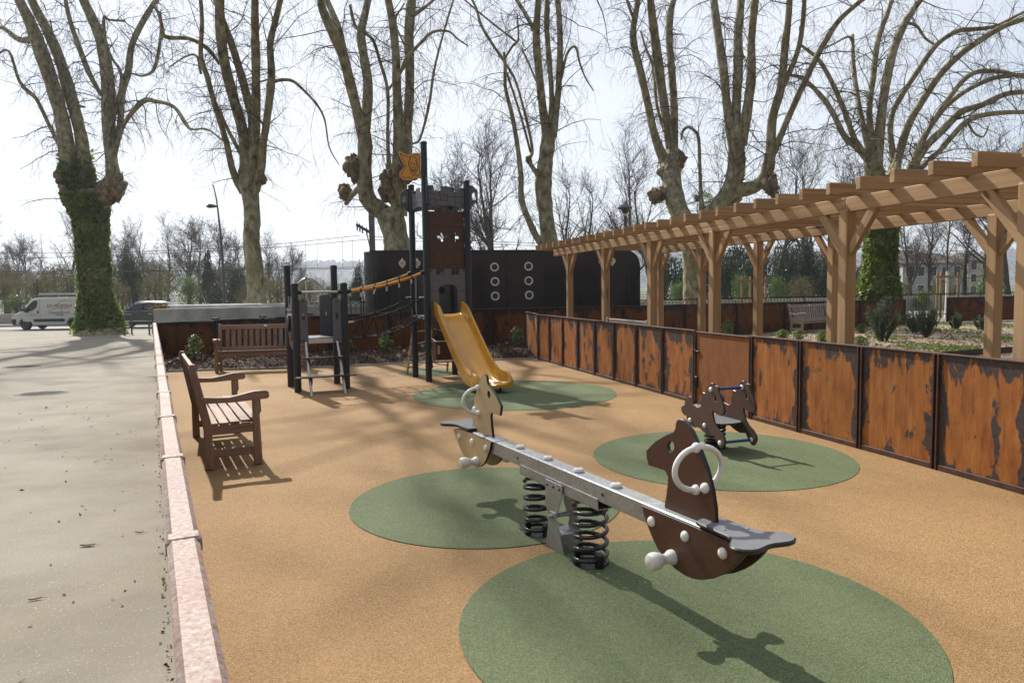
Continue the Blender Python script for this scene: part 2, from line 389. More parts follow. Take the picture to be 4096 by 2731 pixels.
PINE = [(.215, .118, .050), (.335, .205, .098), (.44, .295, .16)]
for i, a in enumerate('xyz'):
    M['teak_' + a] = wood('teak_' + a, TEAK, i)
    M['grey_' + a] = wood('weathered_teak_' + a, GREYT, i)
    M['pine_' + a] = wood('pine_' + a, PINE, i, .65, .9)

M['post'] = simple('anthracite_post', (.023, .026, .033), .5, .0, .12, 30, .08)
M['hpl_grey'] = simple('grey_panel', (.125, .126, .136), .48, 0, .06, 14, .04)
M['hpl_seat'] = simple('grey_seat_panel', (.17, .17, .18), .42, 0, .05, 30, .05)
M['hpl_dark'] = simple('dark_panel_core', (.012, .013, .016), .38, 0, .2, 20, .03)
M['hpl_brown'] = simple('brown_panel', (.085, .035, .020), .45, 0, .18, 40, .05)
M['hpl_rider'] = simple('brown_rider_panel', (.082, .043, .029), .5, 0, .12, 40, .06)
M['hpl_beige'] = simple('beige_panel', (.52, .385, .20), .45, 0, .05, 20, .04)
M['hpl_orange'] = simple('orange_flag_panel', (.66, .31, .06), .45, 0, .06, 20, .03)
M['groove'] = simple('engraved_groove', (.010, .010, .012), .6, 0, .2, 20, 0)
M['white_plastic'] = simple('white_plastic', (.80, .78, .74), .33, 0, .03, 20, .02, coat=.2)
M['black_plastic'] = simple('black_plastic', (.010, .010, .011), .32, 0, .2, 25, .03)
M['blue_bar'] = simple('blue_bar', (.012, .065, .26), .4, 0, .08, 25, .03)
M['orange_rope'] = simple('orange_rail', (.62, .25, .02), .42, 0, .08, 30, .1)
M['rope'] = simple('black_rope', (.014, .014, .015), .8, 0, .3, 160, .5)
M['rope_beige'] = simple('beige_rope', (.55, .47, .31), .85, 0, .25, 160, .5)
M['spring'] = simple('black_spring', (.010, .010, .011), .28, 0, .2, 25, .05, coat=.35)
def galv():
    g = G('galvanised_steel'); p = g.tc('Object')
    cell = g.n('SeparateColor', {0: g.voro(p, 55, 1)}).outputs[0]
    c = g.ramp(cell, [(0, (.40, .41, .41)), (1, (.53, .54, .54))])
    c = g.mix(g.math('MULTIPLY', g.sstep(g.noise(p, 7, 5), .45, .75), .5), c, (.34, .335, .31))
    return g.done(c, g.math('ADD', .34, g.math('MULTIPLY', g.noise(p, 11, 4), .28)), .75, g.bump(g.noise(p, 30, 4), .08, .003))
M['galv'] = galv()
M['steel'] = simple('stainless_steel', (.55, .55, .54), .32, .9, .06, 20, .03)
M['alu'] = simple('aluminium', (.60, .60, .60), .38, .7, .05, 20, .03)
def slide_mat():
    g = G('yellow_slide_plastic'); p = g.tc('Object')
    c = g.ramp(g.noise(p, 5, 4), [(.3, (.50, .235, .012)), (.7, (.60, .30, .022))])
    scr = g.sstep(g.noise(g.map(p, (60, 2.0, 2.0)), 1.0, 4), .58, .68)
    c = g.mix(g.math('MULTIPLY', scr, .3), c, (.66, .46, .17))
    r_ = g.math('ADD', .24, g.math('MULTIPLY', scr, .22))
    return g.done(c, r_, 0, g.bump(g.noise(g.map(p, (50, 2, 2)), 1.0, 3), .08, .003), .5, .25)
M['slide'] = slide_mat()
M['concrete'] = simple('weathered_concrete', (.42, .41, .37), .8, 0, .3, 2.2, .2)
M['cream'] = simple('cream_wall', (.42, .38, .31), .85, 0, .2, 1.5, .15)
M['kerb'] = simple('kerb_stone', (.40, .39, .36), .8, 0, .15, 5, .1)
M['clad'] = simple('brown_metal_cladding', (.034, .027, .022), .5, .2, .15, 1.5, .02)
M['porthole'] = simple('beige_ring', (.72, .64, .49), .5, 0, .05, 20, .02)
M['pane'] = simple('dark_blue_pane', (.035, .05, .085), .25, 0, .15, 6, 0)
M['iron'] = simple('black_iron', (.012, .013, .013), .45, .3, .2, 10, .03)
M['greenwire'] = simple('green_fence', (.015, .04, .025), .4, .3, .2, 10, .0)
M['cast'] = simple('cast_iron_cover', (.07, .066, .06), .8, .0, .3, 30, .3)
M['lamp_metal'] = simple('lamp_pole_grey', (.10, .10, .105), .45, .4, .1, 10, .02)
M['moss'] = simple('dry_moss', (.28, .20, .05), .95, 0, .4, 18, .9)

def bark_plane():
    g = G('plane_bark'); p = g.tc('Object')
    pp = g.map(p, (1.0, 1.0, .55))
    n1 = g.noise(pp, 5.5, 5, .6); n2 = g.noise(g.map(p, loc=(5, 2, 9)), 2.0, 4)
    c = g.ramp(n1, [(.30, (.085, .064, .038)), (.43, (.235, .20, .122)), (.56, (.345, .31, .20)), (.72, (.50, .47, .35))])
    c = g.mix(g.math('MULTIPLY', g.sstep(n2, .5, .66), .6), c, (.20, .175, .085))
    dk = g.sstep(g.noise(g.map(p, (1, 1, .5), loc=(1, 7, 3)), 13, 3), .62, .70); c = g.mix(g.math('MULTIPLY', dk, .7), c, (.055, .038, .022))
    return g.done(c, .85, 0, g.bump(g.math('ADD', n1, g.noise(p, 40, 3)), .4, .02), .3)
M['bark'] = bark_plane()
M['burr'] = simple('burr_bark', (.20, .145, .088), .95, 0, .6, 5, .9)
M['twig'] = simple('plane_twig', (.10, .078, .050), .9, 0, .35, 4, 0)
M['far_bark'] = simple('far_bark', (.085, .070, .055), .9, 0, .35, 1.5, 0)
M['wire'] = simple('dull_wire', (.06, .06, .06), .9, 0, .1, 3, 0, spec=.1)
M['far_twig'] = simple('far_twig', (.105, .085, .065), .95, 0, .3, .8, 0)
def leaf(name, a, b, rough=.5, sp=.4, sc=2.5, trans=.0):
    g = G(name); p = g.pos()
    c = g.ramp(g.noise(p, sc, 4, .7), [(.3, a), (.7, b)])
    c = g.mix(g.math('MULTIPLY', g.sstep(g.noise(p, 23, 2), .55, .7), .5), c, tuple(min(1, x * 1.5) for x in b))
    pr = g.n('BsdfPrincipled', {'Base Color': c, 'Roughness': rough, 'Specular IOR Level': sp})
    if trans:
        tr = g.n('BsdfTranslucent', {'Color': g.mix(.5, c, tuple(min(1, x * 1.8) for x in b))})
        mx = g.n('MixShader', {0: trans, 1: pr.outputs[0], 2: tr.outputs[0]}); g.t.links.new(mx.outputs[0], g.out.inputs[0])
    else: g.t.links.new(pr.outputs[0], g.out.inputs[0])
    return g.m
M['ivy'] = leaf('ivy_leaf', (.040, .080, .012), (.17, .225, .025), .4, .5, 1.3, .4)
M['evergreen'] = leaf('evergreen_leaf', (.016, .030, .012), (.045, .065, .022), .4, .5, .8, .15)
M['laurel'] = leaf('laurel_leaf', (.05, .085, .02), (.12, .17, .045), .35, .5, 1.2, .3)
M['scrub'] = leaf('scrub_leaf', (.085, .075, .035), (.17, .15, .065), .8, .2, .6, .2)
M['rosemary'] = leaf('rosemary_leaf', (.05, .085, .045), (.11, .15, .085), .6, .3, 3, .2)
M['herb'] = leaf('low_herb_leaf', (.06, .10, .015), (.14, .19, .035), .5, .4, 3, .35)
M['grassblade'] = leaf('grass_blade', (.07, .10, .02), (.15, .19, .05), .6, .3, 2, .3)
M['palmleaf'] = leaf('palm_leaf', (.045, .085, .015), (.13, .18, .04), .4, .5, 3, .3)
M['deadleaf'] = leaf('dead_leaf', (.045, .027, .017), (.125, .078, .052), .85, .2, 9, .1)
M['paleleaf'] = leaf('pale_dead_leaf', (.20, .13, .09), (.34, .25, .18), .85, .2, 9, .1)
M['hill'] = leaf('wooded_hillside', (.050, .055, .032), (.105, .10, .065), .95, .1, .02)

# ================================================================== setting
def zp(Y): return float(np.interp(Y, [2, 12, 50], [.33, -.035, -.72]))            # the plaza falls gently towards the road
def wallx(Y): return -0.8925 - 0.5013 * (Y - 1.89)                                # centre line of the low wall beside the camera
WA = math.atan2(1, -0.5013)                                                       # its heading
def grid(name, rows, mat, parent=None):
    """rows: list of equal-length point lists"""
    n = len(rows[0]); V = [p for r_ in rows for p in r_]
    F = [(i * n + j, i * n + j + 1, (i + 1) * n + j + 1, (i + 1) * n + j) for i in range(len(rows) - 1) for j in range(n - 1)]
    mb = MB(); mb.add(V, F); return mb.build(name, mat, parent, smooth=60)
rows = []
for Y in (-40, -8, 0, 2, 5, 8, 12, 16.6, 20, 26, 32, 38, 46, 56.5, 70, 120, 300, 900, 3100):
    wx = wallx(min(Y, 16.6)) if Y > -8 else wallx(-8)
    zl = zp(Y) - .04
    zr = -.14 if Y < 33 else zl
    rows.append([(X, Y, zl) for X in (-3000, -300, -60, -25, wx - .03)] + [(X, Y, zr) for X in (wx + .03, 12, 30, 80, 300, 3000)])
struct(grid('ground', rows, M['grassland']))
rows = []
for Y in np.concatenate([np.linspace(-6, 16.6, 30), np.linspace(17.2, 45.8, 24)]):
    x1 = wallx(min(Y, 16.6)) - .02 if Y <= 17.3 else (-8.6 if Y < 24 else np.interp(Y, [24, 30, 46], [-9.0, -2.0, 12.0]))
    rows.append([(x, Y, zp(Y)) for x in np.linspace(-70, x1, 9)])
struct(grid('plaza', rows, M['plaza']))
zr_ = zp(50)
mb = MB(); mb.box((-20, 45.95, zp(46) - .05), (120, .22, .14), ch=.015); struct(mb.build('kerb', M['kerb']))
mb = MB(); mb.add([(-90, 46.06, zr_), (60, 46.06, zr_), (60, 55, zr_), (-90, 55, zr_)], [(0, 1, 2, 3)]); struct(mb.build('road', M['road']))
M['line'] = simple('road_marking', (.72, .72, .70), .7, var=.12, nscale=3, bump=.1)
mb = MB()
for y0, y1 in ((46.5, 46.62), (51.4, 51.52)): mb.add([(-90, y0, zr_ + .004), (60, y0, zr_ + .004), (60, y1, zr_ + .004), (-90, y1, zr_ + .004)], [(0, 1, 2, 3)])
struct(mb.build('road_marking', M['line']))
mb = MB(); mb.box((-15, 55.15, zr_ + .02), (150, .25, .26), ch=.015); struct(mb.build('kerb', M['kerb']))
mb = MB(); mb.add([(-90, 55.27, zr_ + .12), (60, 55.27, zr_ + .12), (60, 57.6, zr_ + .12), (-90, 57.6, zr_ + .12)], [(0, 1, 2, 3)]); struct(mb.build('pavement', M['plaza']))

# playground floor
RW = [(.60, 16.15), (.83, 15.55), (1.055, 14.75), (1.29, 13.93), (1.53, 13.13), (1.77, 12.33), (2.01, 11.52), (2.255, 10.68), (2.515, 9.80), (2.875, 8.565), (3.125, 7.74), (3.385, 6.92), (3.64, 6.10), (3.87, 5.28), (4.07, 4.4), (4.24, 3.5), (4.38, 2.55), (4.48, 1.6)]
MULCH = [(-7.62, 14.75), (-6.1, 14.9), (-4.3, 15.1), (-3.3, 15.35), (-2.2, 15.75), (-.56, 16.15), (.5, 16.35)]
fl = [(wallx(y), y) for y in np.linspace(-3, 14.6, 8)] + MULCH + RW + [(4.6, 0), (4.6, -3)]
def flat(poly, z):
    tr = tessellate_polygon([[Vector((p[0], p[1], 0)) for p in poly]]); F = []
    for a, b, c in tr:
        A, B, C = poly[a], poly[b], poly[c]; k = (B[0] - A[0]) * (C[1] - A[1]) - (B[1] - A[1]) * (C[0] - A[0]); F.append((a, b, c) if k > 0 else (c, b, a))
    mb = MB(); mb.add([(p[0], p[1], z) for p in poly], F); return mb
struct(flat(fl, 0).build('playground_floor', M['sand'], smooth=0))
for i, (cx, cy, r_) in enumerate([(1.949, 6.683, 1.189), (.0295, 10.95, 1.553), (-.216, 5.349, 1.014), (.82, 3.344, 1.092), (-1.62, 13.95, .60)]):
    struct(flat([(cx + r_ * math.cos(t), cy + r_ * math.sin(t)) for t in np.linspace(0, 2 * math.pi, 97)[:-1]], .004 + .0005 * i).build('safety_surface', M['green'], smooth=0))
# mulch bed between the back wall and the floor, with its edging
BWpx = [(622, 1292, 16.5), (791, 1284, 16.75), (1135, 1268.5, 17.3), (1406, 1256.6, 17.75), (1935, 1236, 18.7), (2246, 1230, 19.3), (2585, 1222, 20.5), (2795, 1216, 22.2), (3100, 1209, 24.7), (3620, 1198, 28.0)]
BW = np.array([atY(*p) for p in BWpx])
mf = [(wallx(14.7), 14.7)] + MULCH[1:]
mbk = [BW[0][:2], BW[1][:2], BW[2][:2], BW[3][:2], (BW[3][:2] * .6 + BW[4][:2] * .4), (BW[3][:2] * .1 + BW[4][:2] * .9), (.9, 18.9)]
rows = []
for t in np.linspace(0, 1, 9):
    rows.append([(a[0] * (1 - t) + b[0] * t, a[1] * (1 - t) + b[1] * t, .012 + .13 * min(1, t * 1.6) + .02 * math.sin(7 * a[0] + 9 * t)) for a, b in zip(cr(mf, 5), cr(mbk, 5))])
struct(grid('mulch_bed', rows, M['mulch']))
edge = cr([(p[0], p[1], .012) for p in mf], 5)
mb = MB()
for a, b in zip(edge[:-1], edge[1:]): mb.bar(a, b, .03, .05)
struct(mb.build('bed_edging', M['kerb']))
def leaves(name, pts, nrm, size, mat, parent=None, kind=None, aspect=1.5, jit=.6):
    """many small folded leaf faces: pts [N,3], nrm [N,3] preferred normals, size [N]"""
    N = len(pts); n = nrm + rng.normal(0, jit, (N, 3)); n /= np.linalg.norm(n, axis=1, keepdims=True) + 1e-9
    a = np.cross(n, rng.normal(0, 1, (N, 3))); a /= np.linalg.norm(a, axis=1, keepdims=True) + 1e-9; b = np.cross(n, a)
    s = np.asarray(size)[:, None]
    V = np.stack([pts - a * s * aspect / 2, pts + b * s * .5 + n * s * .14, pts + a * s * aspect / 2, pts - b * s * .5 + n * s * .14], 1).reshape(-1, 3)
    i = np.arange(N)[:, None] * 4; T = np.concatenate([i + [[0, 1, 2]], i + [[0, 2, 3]]])
    o = link(name, mesh_np(name, V, None, T, mat, smooth=False), parent)
    if kind: o['kind'] = kind
    return o
R_ = np.array(rows); N = 9000
ii = rng.integers(0, R_.shape[0] - 1, N); jj = rng.integers(0, R_.shape[1] - 1, N); u, v = rng.random((2, N, 1))
P_ = R_[ii, jj] * (1 - u) * (1 - v) + R_[ii + 1, jj] * u * (1 - v) + R_[ii, jj + 1] * (1 - u) * v + R_[ii + 1, jj + 1] * u * v + [0, 0, .02] + rng.random((N, 1)) * [0, 0, .025]
tag(leaves('leaf_litter', P_, np.tile([0, 0, 1.0], (N, 1)), rng.uniform(.02, .06, N), M['deadleaf'], None, 'stuff', 1.3, .55), 'brown fallen leaves littering the mulch bed below the rusty wall', 'leaves')
N = 110; k = rng.integers(0, 9000, N)
tag(leaves('leaf_litter', P_[k] + [0, 0, .03], np.tile([0, 0, 1.0], (N, 1)), rng.uniform(.06, .12, N), M['paleleaf'], None, 'stuff', 1.2, .8), 'large pale curled plane leaves lying on the mulch bed', 'leaves')

# ------------------------------------------------------------------ rusty steel walls
def panel_mesh(name, mat, H=1.0, rivets=True):
    mb = MB(); mb.box((0, 0, H / 2), (1, .012, H), ch=.002)
    return mb.mesh(name, mat, 0)
PANEL = panel_mesh('panel', M['corten']); PANEL_SHADED = panel_mesh('panel', M['corten_shaded']); PANELP = panel_mesh('gate_panel', M['corten_plain'])
mb = MB()
for dx in (-.022, .022): mb.box((dx, -.012, .5), (.018, .034, 1.0), ch=.003)
mb.box((0, .004, .5), (.066, .010, .998)); RIB = mb.mesh('post', M['corten_rib'])
mb = MB(); mb.box((0, 0, 0), (1, .05, .016), ch=.004); RAIL = mb.mesh('top_rail', M['corten_rib'])
mb = MB(); mb.box((0, -.004, 0), (1, .035, .05), ch=.004); FOOT = mb.mesh('bottom_rail', M['corten_rib'])
def rivet_mesh():
    mb = MB()
    for x in np.linspace(.06, .94, 5):
        for z in (.04, .955): mb.ball((x - .5, -.009, z), .006, 6)
    for z in np.linspace(.12, .88, 5):
        for x in (.035, .965): mb.ball((x - .5, -.009, z), .006, 6)
    return mb.mesh('rivets', M['corten_rib'])
RIV = rivet_mesh()
def steel_wall(name, label, nodes, cat='wall', group=None, skip=(), flip=False, gap=.035, rail=True, pm=None):
    """nodes (x, y, ztop): panels between ribbed posts"""
    nodes = [np.asarray(n, float) for n in nodes]
    t = thing(name, label, cat, (nodes[0][0], nodes[0][1], 0), 0, group); o = np.array([nodes[0][0], nodes[0][1], 0])
    for k, (a, b) in enumerate(zip(nodes[:-1], nodes[1:])):
        d = b[:2] - a[:2]; L = np.hypot(*d); ang = math.atan2(d[1], d[0]) + (math.pi if flip else 0)
        c = np.array([*(a[:2] + b[:2]) / 2, 0]) - o; H = (a[2] + b[2]) / 2
        tilt = (b[2] - a[2]) / L * (-1 if flip else 1)
        if k not in skip:
            pn = link('panel', pm or PANEL, t, c + [0, 0, .0], ang, (L - gap * 2, 1, H - .01))
            link('rivets', RIV, pn)['kind'] = 'stuff'
            link('bottom_rail', FOOT, t, c + [0, 0, .025], ang, (L - gap * 2, 1, 1))
            if rail: 
                rl = link('top_rail', RAIL, t, c + [0, 0, H], ang, (L + .004, 1, 1)); rl.rotation_euler = (0, -math.atan(tilt), ang)
    for k, n in enumerate(nodes):
        q = nodes[min(k + 1, len(nodes) - 1)] - nodes[max(k - 1, 0)]; ang = math.atan2(q[1], q[0]) + (math.pi if flip else 0)
        link('post', RIB, t, np.array([n[0], n[1], 0]) - o, ang, (1, 1, n[2] - .006))
    return t
# wall beside the camera: thin panels under a wide pale coping with joint bands
ks = np.arange(-3, 16); NODES = [(wallx(1.89 + .955 * k), 1.89 + .955 * k) for k in ks]; NODES.append((wallx(16.52), 16.52))
lw = thing('steel_wall', 'low rusty steel wall with pale coping between plaza and playground', 'wall', (NODES[0][0], NODES[0][1], 0)); lo = np.array([*NODES[0], 0])
mb = MB(); mb.box((0, 0, 0), (1, .080, .045), ch=.013); CAPM = mb.mesh('coping', M['cap'], 40)
mb = MB(); mb.box((0, 0, 0), (.065, .090, .050), ch=.008); BANDM = mb.mesh('coping_joint', M['cap'], 40)
mb = MB(); mb.box((0, 0, .5), (1, .05, 1), ch=.002); LPANEL = mb.mesh('panel', M['corten'], 0)
for a, b in zip(NODES[:-1], NODES[1:]):
    a = np.array([*a, 0]); b = np.array([*b, 0]); c = (a + b) / 2 - lo; L = np.linalg.norm(b - a)
    link('panel', LPANEL, lw, c + [0, 0, -.03], WA, (L - .006, 1, .945))
    cp = link('coping', CAPM, lw, c + [0, 0, .9285], WA, (L - .004, 1, 1)); 
    cp.rotation_euler = (random.gauss(0, .004), random.gauss(0, .0015), WA + random.gauss(0, .003))
for a in NODES[:-1]: link('coping_joint', BANDM, lw, np.array([*a, .9295]) - lo, WA + random.gauss(0, .01))
mb = MB()
for a in NODES[-6:-1]: mb.ball((a[0] - .07, a[1], .74), .05, 10)
# back wall (behind the mulch bed, running on behind the garden)
def along(P, step):
    seg = np.linalg.norm(np.diff(P, axis=0), axis=1); s = np.concatenate([[0], np.cumsum(seg)]); n = max(1, round(s[-1] / step))
    q = np.linspace(0, s[-1], n + 1); return [np.array([np.interp(x, s, P[:, i]) for i in range(P.shape[1])]) for x in q]
steel_wall('steel_wall', 'shaded rusty steel wall across the back of the playground and garden', along(BW, 1.35), pm=PANEL_SHADED)
# right wall: gate between nodes 8 and 9
rt = [(x, y, 1.0 + .02 * max(0, (y - 11) / 5)) for x, y in RW]
steel_wall('steel_wall', 'orange rusty steel wall curving along the right side below the pergola', rt, skip=(8,), flip=False)
a, b = np.array(RW[8]), np.array(RW[9]); d = b - a; L = np.hypot(*d); ang = math.atan2(d[1], d[0])
gt = thing('gate', 'smooth brown steel gate with black hinges in the right wall', 'gate', (*(a + b) / 2, 0), ang)
link('panel', PANELP, gt, (0, 0, .03), 0, (L - .10, 1, .945)); 
g_r = link('top_rail', RAIL, gt, (0, 0, .985), 0, (L - .10, 1, 1))
mb = MB(); mb.box((-L / 2 + .06, -.02, .30), (.05, .03, .16), ch=.006); mb.cyl((-L / 2 + .04, -.03, .24), (-L / 2 + .04, -.03, .36), .014); mb.build('hinge', M['iron'], gt)
mb = MB(); mb.cyl((-L / 2 + .02, -.02, .72), (-L / 2 + .12, -.02, .72), .012); mb.box((-L / 2 + .03, -.02, .72), (.03, .03, .05), ch=.005); mb.build('latch', M['iron'], gt)
# short return joining the right wall to the back wall
steel_wall('steel_wall', 'short rusty steel wall end beside the mulch bed', [(.36, 18.1, 1.03), (.60, 16.17, 1.03)], rail=True)
# far wall right of the path gap
F0, F1 = atY(3790, 1183, 29.5), atY(4096, 1176, 30.5); F2 = F1 + (F1 - F0) * .6
steel_wall('steel_wall', 'rusty steel wall right of the garden gap, by the staked tree', [(*F0[:2], 1.0), *[(*(F0 * (1 - t) + F2 * t)[:2], 1.0) for t in (.33, .66)], (*F2[:2], 1.0)], pm=PANEL_SHADED)

# garden behind the right wall
gp = [(x + .02, y) for x, y in RW] + [(6, 1.6), (45, 6), (45, 30)] + [tuple(p[:2]) for p in BW[::-1][:6]]
gm = flat(gp, .0); struct(gm.build('garden_bed', M['chips'], smooth=0))
mb = MB(); mb.add([(4, 27.6, -.02), (60, 29.5, -.02), (60, 44, -.06), (0, 44, -.06)], [(0, 1, 2, 3)]); struct(mb.build('footpath', M['plaza']))
e0, e1 = at(3640, 1416, .14), at(4096, 1382, .14)
ed = thing('bed_edging', 'rusty steel strip edging the garden bed below the pergola', 'edging', (*e0[:2], 0))
mb = MB(); mb.bar(e0 - [0, 0, .07], e1 + (e1 - e0) * .8 - [0, 0, .07], .012, .14); mb.build('edging_strip', M['corten_rib'], ed, world=True)

# ------------------------------------------------------------------ pergola
T = 2.5
pa, pb = np.array([1.03, 16.83]), np.array([4.02, 5.72]); pd = unit(pb - pa); pn_ = np.array([-pd[1], pd[0]])      # runs towards the camera; pn_ points to the back row
if pn_[0] < 0: pn_ = -pn_
PA = math.atan2(pd[1], pd[0])
per = thing('pergola', 'long pine pergola with open rafters behind the rusty wall', 'pergola', (*pa, 0), PA)
DEP = 2.09; SIDE = 1 if np.dot(np.array([-math.sin(PA), math.cos(PA)]), pn_) > 0 else -1
Lp = np.linalg.norm(pb - pa) + 3.2
front_s = [np.dot(np.array([x, y]) - pa, pd) for x, y in ((1.30, 15.92), (1.85, 13.84), (2.36, 11.93), (2.85, 10.05), (3.53, 7.55), (4.06, 5.62))] 
front_s = [1.0, 3.05, 5.05, 7.0, 9.6, 11.6, 13.8]
BACK_S = []
for px_ in (2640, 2807, 3032, 3331, 3975):
    q = atplane(px_, 1200, (*(pa + pn_ * DEP), 0), np.array([*pn_, 0])); BACK_S.append(float(np.dot(q[:2] - pa, pd)))
BACK_S.append(BACK_S[-1] + 2.2)
def wp(s_, off, z): return (s_, SIDE * off, z)                      # pergola-local point: s along, off from the front row towards the back
mb = MB(); mb.box((0, 0, .5), (.125, .125, 1), ch=.006); POSTM = mb.mesh('post', M['pine_z'])
for row in (0, 1):
    for s_ in (front_s if row == 0 else BACK_S):
        p = link('post', POSTM, per, wp(s_, DEP * row, -.05), 0, (1, 1, T - .13 + .05)); p.rotation_euler = (0, 0, random.gauss(0, .02))
        for sg in (-1, 1):
            mb = MB(); mb.bar((0, 0, 0), (.60, 0, 0), .06, .10, ch=.004)
            o = mb.build('brace', M['pine_x'], per); o.location = wp(s_ + sg * .05, DEP * row, T - .56); o.rotation_euler = (0, -R(52), 0 if sg > 0 else math.pi)
mb = MB(); mb.box((.5, 0, 0), (1, .075, .15), ch=.005); BEAM = mb.mesh('beam', M['pine_x'])
cuts = [-.02, 5.05, 9.6, Lp]
for row in (0, 1):
    for s0, s1 in zip(cuts[:-1], cuts[1:]):
        if row == 1: s0 = max(s0, .55)
        link('beam', BEAM, per, wp(s0 + .002, DEP * row, T - .075), 0, (s1 - s0 - .004, 1, 1))
mb = MB(); mb.box((.5, 0, 0), (1, .062, .12), ch=.005); RAFT = mb.mesh('rafter', M['pine_x'])
s_ = -.15
while s_ < Lp:
    o = link('rafter', RAFT, per, wp(s_, -.42, T + .052), math.pi / 2 * SIDE + random.gauss(0, .004), (DEP + .84, 1, 1)); s_ += .415

# ------------------------------------------------------------------ dark metal-clad kiosk with portholes
YB = 20.6
kl = atY(1470, 1003, YB); kr = atY(2560, 1000, YB + 1.6); ku = unit((kr - kl) * [1, 1, 0]); KA = math.atan2(ku[1], ku[0]); KL = np.linalg.norm((kr - kl)[:2]); KH = 2.74
ki = thing('kiosk', 'dark brown metal-clad kiosk with rounded corners and beige portholes', 'building', (kl[0], kl[1], -.14), KA)
out = []                                                       # plan outline, local x along the face, y back
rr = .55
for t in np.linspace(-math.pi / 2, -math.pi, 7): out.append((rr + rr * math.cos(t) - rr * .2, rr + rr * math.sin(t)))
out += [(-rr * .2, 2.6), (KL - .4, 2.6), (KL - .4, 0)]
rings = [[(x, y, z) for x, y in out] for z in (0, KH + .14)]
mb = MB(); mb.loft(rings); mb.build('cladding', M['clad'], ki)
mb = MB()                                                      # end bay whose top corner is rounded off
pr_ = [(KL - .4, 0), (KL, 0), (KL, KH - .40)] + [(KL - .45 + .45 * math.cos(t), KH - .31 + .45 * math.sin(t)) for t in np.linspace(.15, math.pi / 2, 6)] + [(KL - .4, KH + .14)]
mb.prism(pr_, (0, 1.301, 0), (1, 0, 0), (0, 0, 1), 2.598); mb.build('end_bay', M['clad'], ki)
mb = MB(); mb.box((KL * .49, -.004, KH / 2 + .07), (.02, .008, KH + .13)); mb.build('cladding_seam', M['iron'], ki)
mb = MB(); mb.box((KL / 2 - .25, 1.3, KH + .155), (KL - .6, 2.5, .03), ch=.008); mb.build('roof_cap', M['clad'], ki)
kn = np.array([ku[1], -ku[0], 0])
def on_face(x, y):
    p = atplane(x, y, kl, kn); q = p - np.array([kl[0], kl[1], -.14]); return np.array([np.dot(q, ku), 0, q[2]])
axf = np.array([[1, 0, 0], [0, 0, 1], [0, -1, 0]])
for x, y in ((1978, 1068), (1980, 1126), (1981, 1184), (2114, 1065), (2115, 1123), (2117, 1180)):
    c = on_face(x, y); mb = MB(); mb.lathe([(.088, -.002), (.092, .022), (.128, .022), (.131, .002)], c, axf, 28); p = mb.build('porthole', M['porthole'], ki)
    mb = MB(); mb.lathe([(.089, .0), (.089, .010)], c, axf, 28); mb.build('pane', M['pane'], p)
for x, y in ((1609, 1053), (1668, 1053), (2407, 1045), (2449, 1044)):
    c = on_face(x, y); mb = MB(); mb.lathe([(.058, -.002), (.062, .03), (.096, .026), (.098, .002)], c, axf, 28)
    for sg in (-1, 1): mb.lathe([(.03, 0), (.03, .022), (.012, .022)], c + [0, 0, sg * .115], axf, 12)
    p = mb.build('vent_ring', M['porthole'], ki); mb = MB(); mb.lathe([(.06, 0), (.055, .018), (.02, .012)], c, axf, 20); mb.build('vent_grille', M['concrete'], p)
def trellis(x0, x1, z0, z1, off=.07):
    mb = MB()
    for x in np.arange(x0, x1 + .01, .14): mb.box((x, -off, (z0 + z1) / 2), (.008, .008, z1 - z0))
    for z in np.arange(z0, z1 + .01, .075): mb.box(((x0 + x1) / 2, -off - .007, z), (x1 - x0, .007, .007))
    for x in (x0 + .2, x1 - .2):
        for z in (z0 + .35, z1 - .35): mb.box((x, -off / 2, z), (.05, off, .04))
    o = mb.build('trellis', M['iron'], ki, smooth=0); o['kind'] = 'stuff'
X = lambda px: on_face(px, 1100)[0]
trellis(-.25, X(1560), .55, 2.45); trellis(X(1668), X(1720), .4, 2.45); trellis(X(1895), X(1935), .4, 2.45); trellis(X(2175), X(2400), .4, 2.42); trellis(X(2505), X(2572), .4, 2.42)
# pale concrete planter walls behind the back wall
c0, c1, c2 = atY(607, 1240, 19.6), atY(1132, 1222, 21.0), atY(1256, 1219, 21.4)
pw = thing('concrete_wall', 'pale stained concrete wall standing behind the back steel wall', 'wall', (c0[0], c0[1], -.3))
mb = MB()
zt = (c0[2] + c2[2]) / 2
mb.bar((c0[0], c0[1] + .1, (zt - .5) / 2 + .0), (c2[0], c2[1] + .1, (zt - .5) / 2), .20, zt + .5, ch=.012); mb.build('wall_body', M['concrete'], pw, world=True)
d0, d1, d2 = atY(640, 1226, 22.4), atY(1130, 1212, 23.0), atY(1470, 1200, 23.5)
pw2 = thing('concrete_wall', 'long round-topped concrete wall behind the pale planter wall', 'wall', (d0[0], d0[1], -.3))
mb = MB(); zt2 = d1[2]
mb.bar((d0[0], d0[1], zt2 / 2 - .3), (d2[0], d2[1], zt2 / 2 - .3), .25, zt2 + .3, ch=.01); mb.build('wall_body', M['concrete'], pw2, world=True)
mb = MB(); mb.tube([(d0[0], d0[1], zt2 - .15), (d2[0], d2[1], zt2 - .15)], .155, 14); mb.build('coping', M['concrete'], pw2, world=True)
N = 900; u = rng.random(N)[:, None]; ms0, ms1 = atY(604, 1236, 19.9), atY(665, 1230, 20.1)
tag(leaves('moss', ms0 * (1 - u) + ms1 * u + rng.normal(0, 1, (N, 3)) * [.05, .09, .03] + [0, 0, .02], np.tile([0, -.3, 1.0], (N, 1)), rng.uniform(.02, .05, N), M['moss'], None, 'stuff', 1.2, .7), 'tuft of yellow dry moss on the corner of the concrete wall', 'moss')

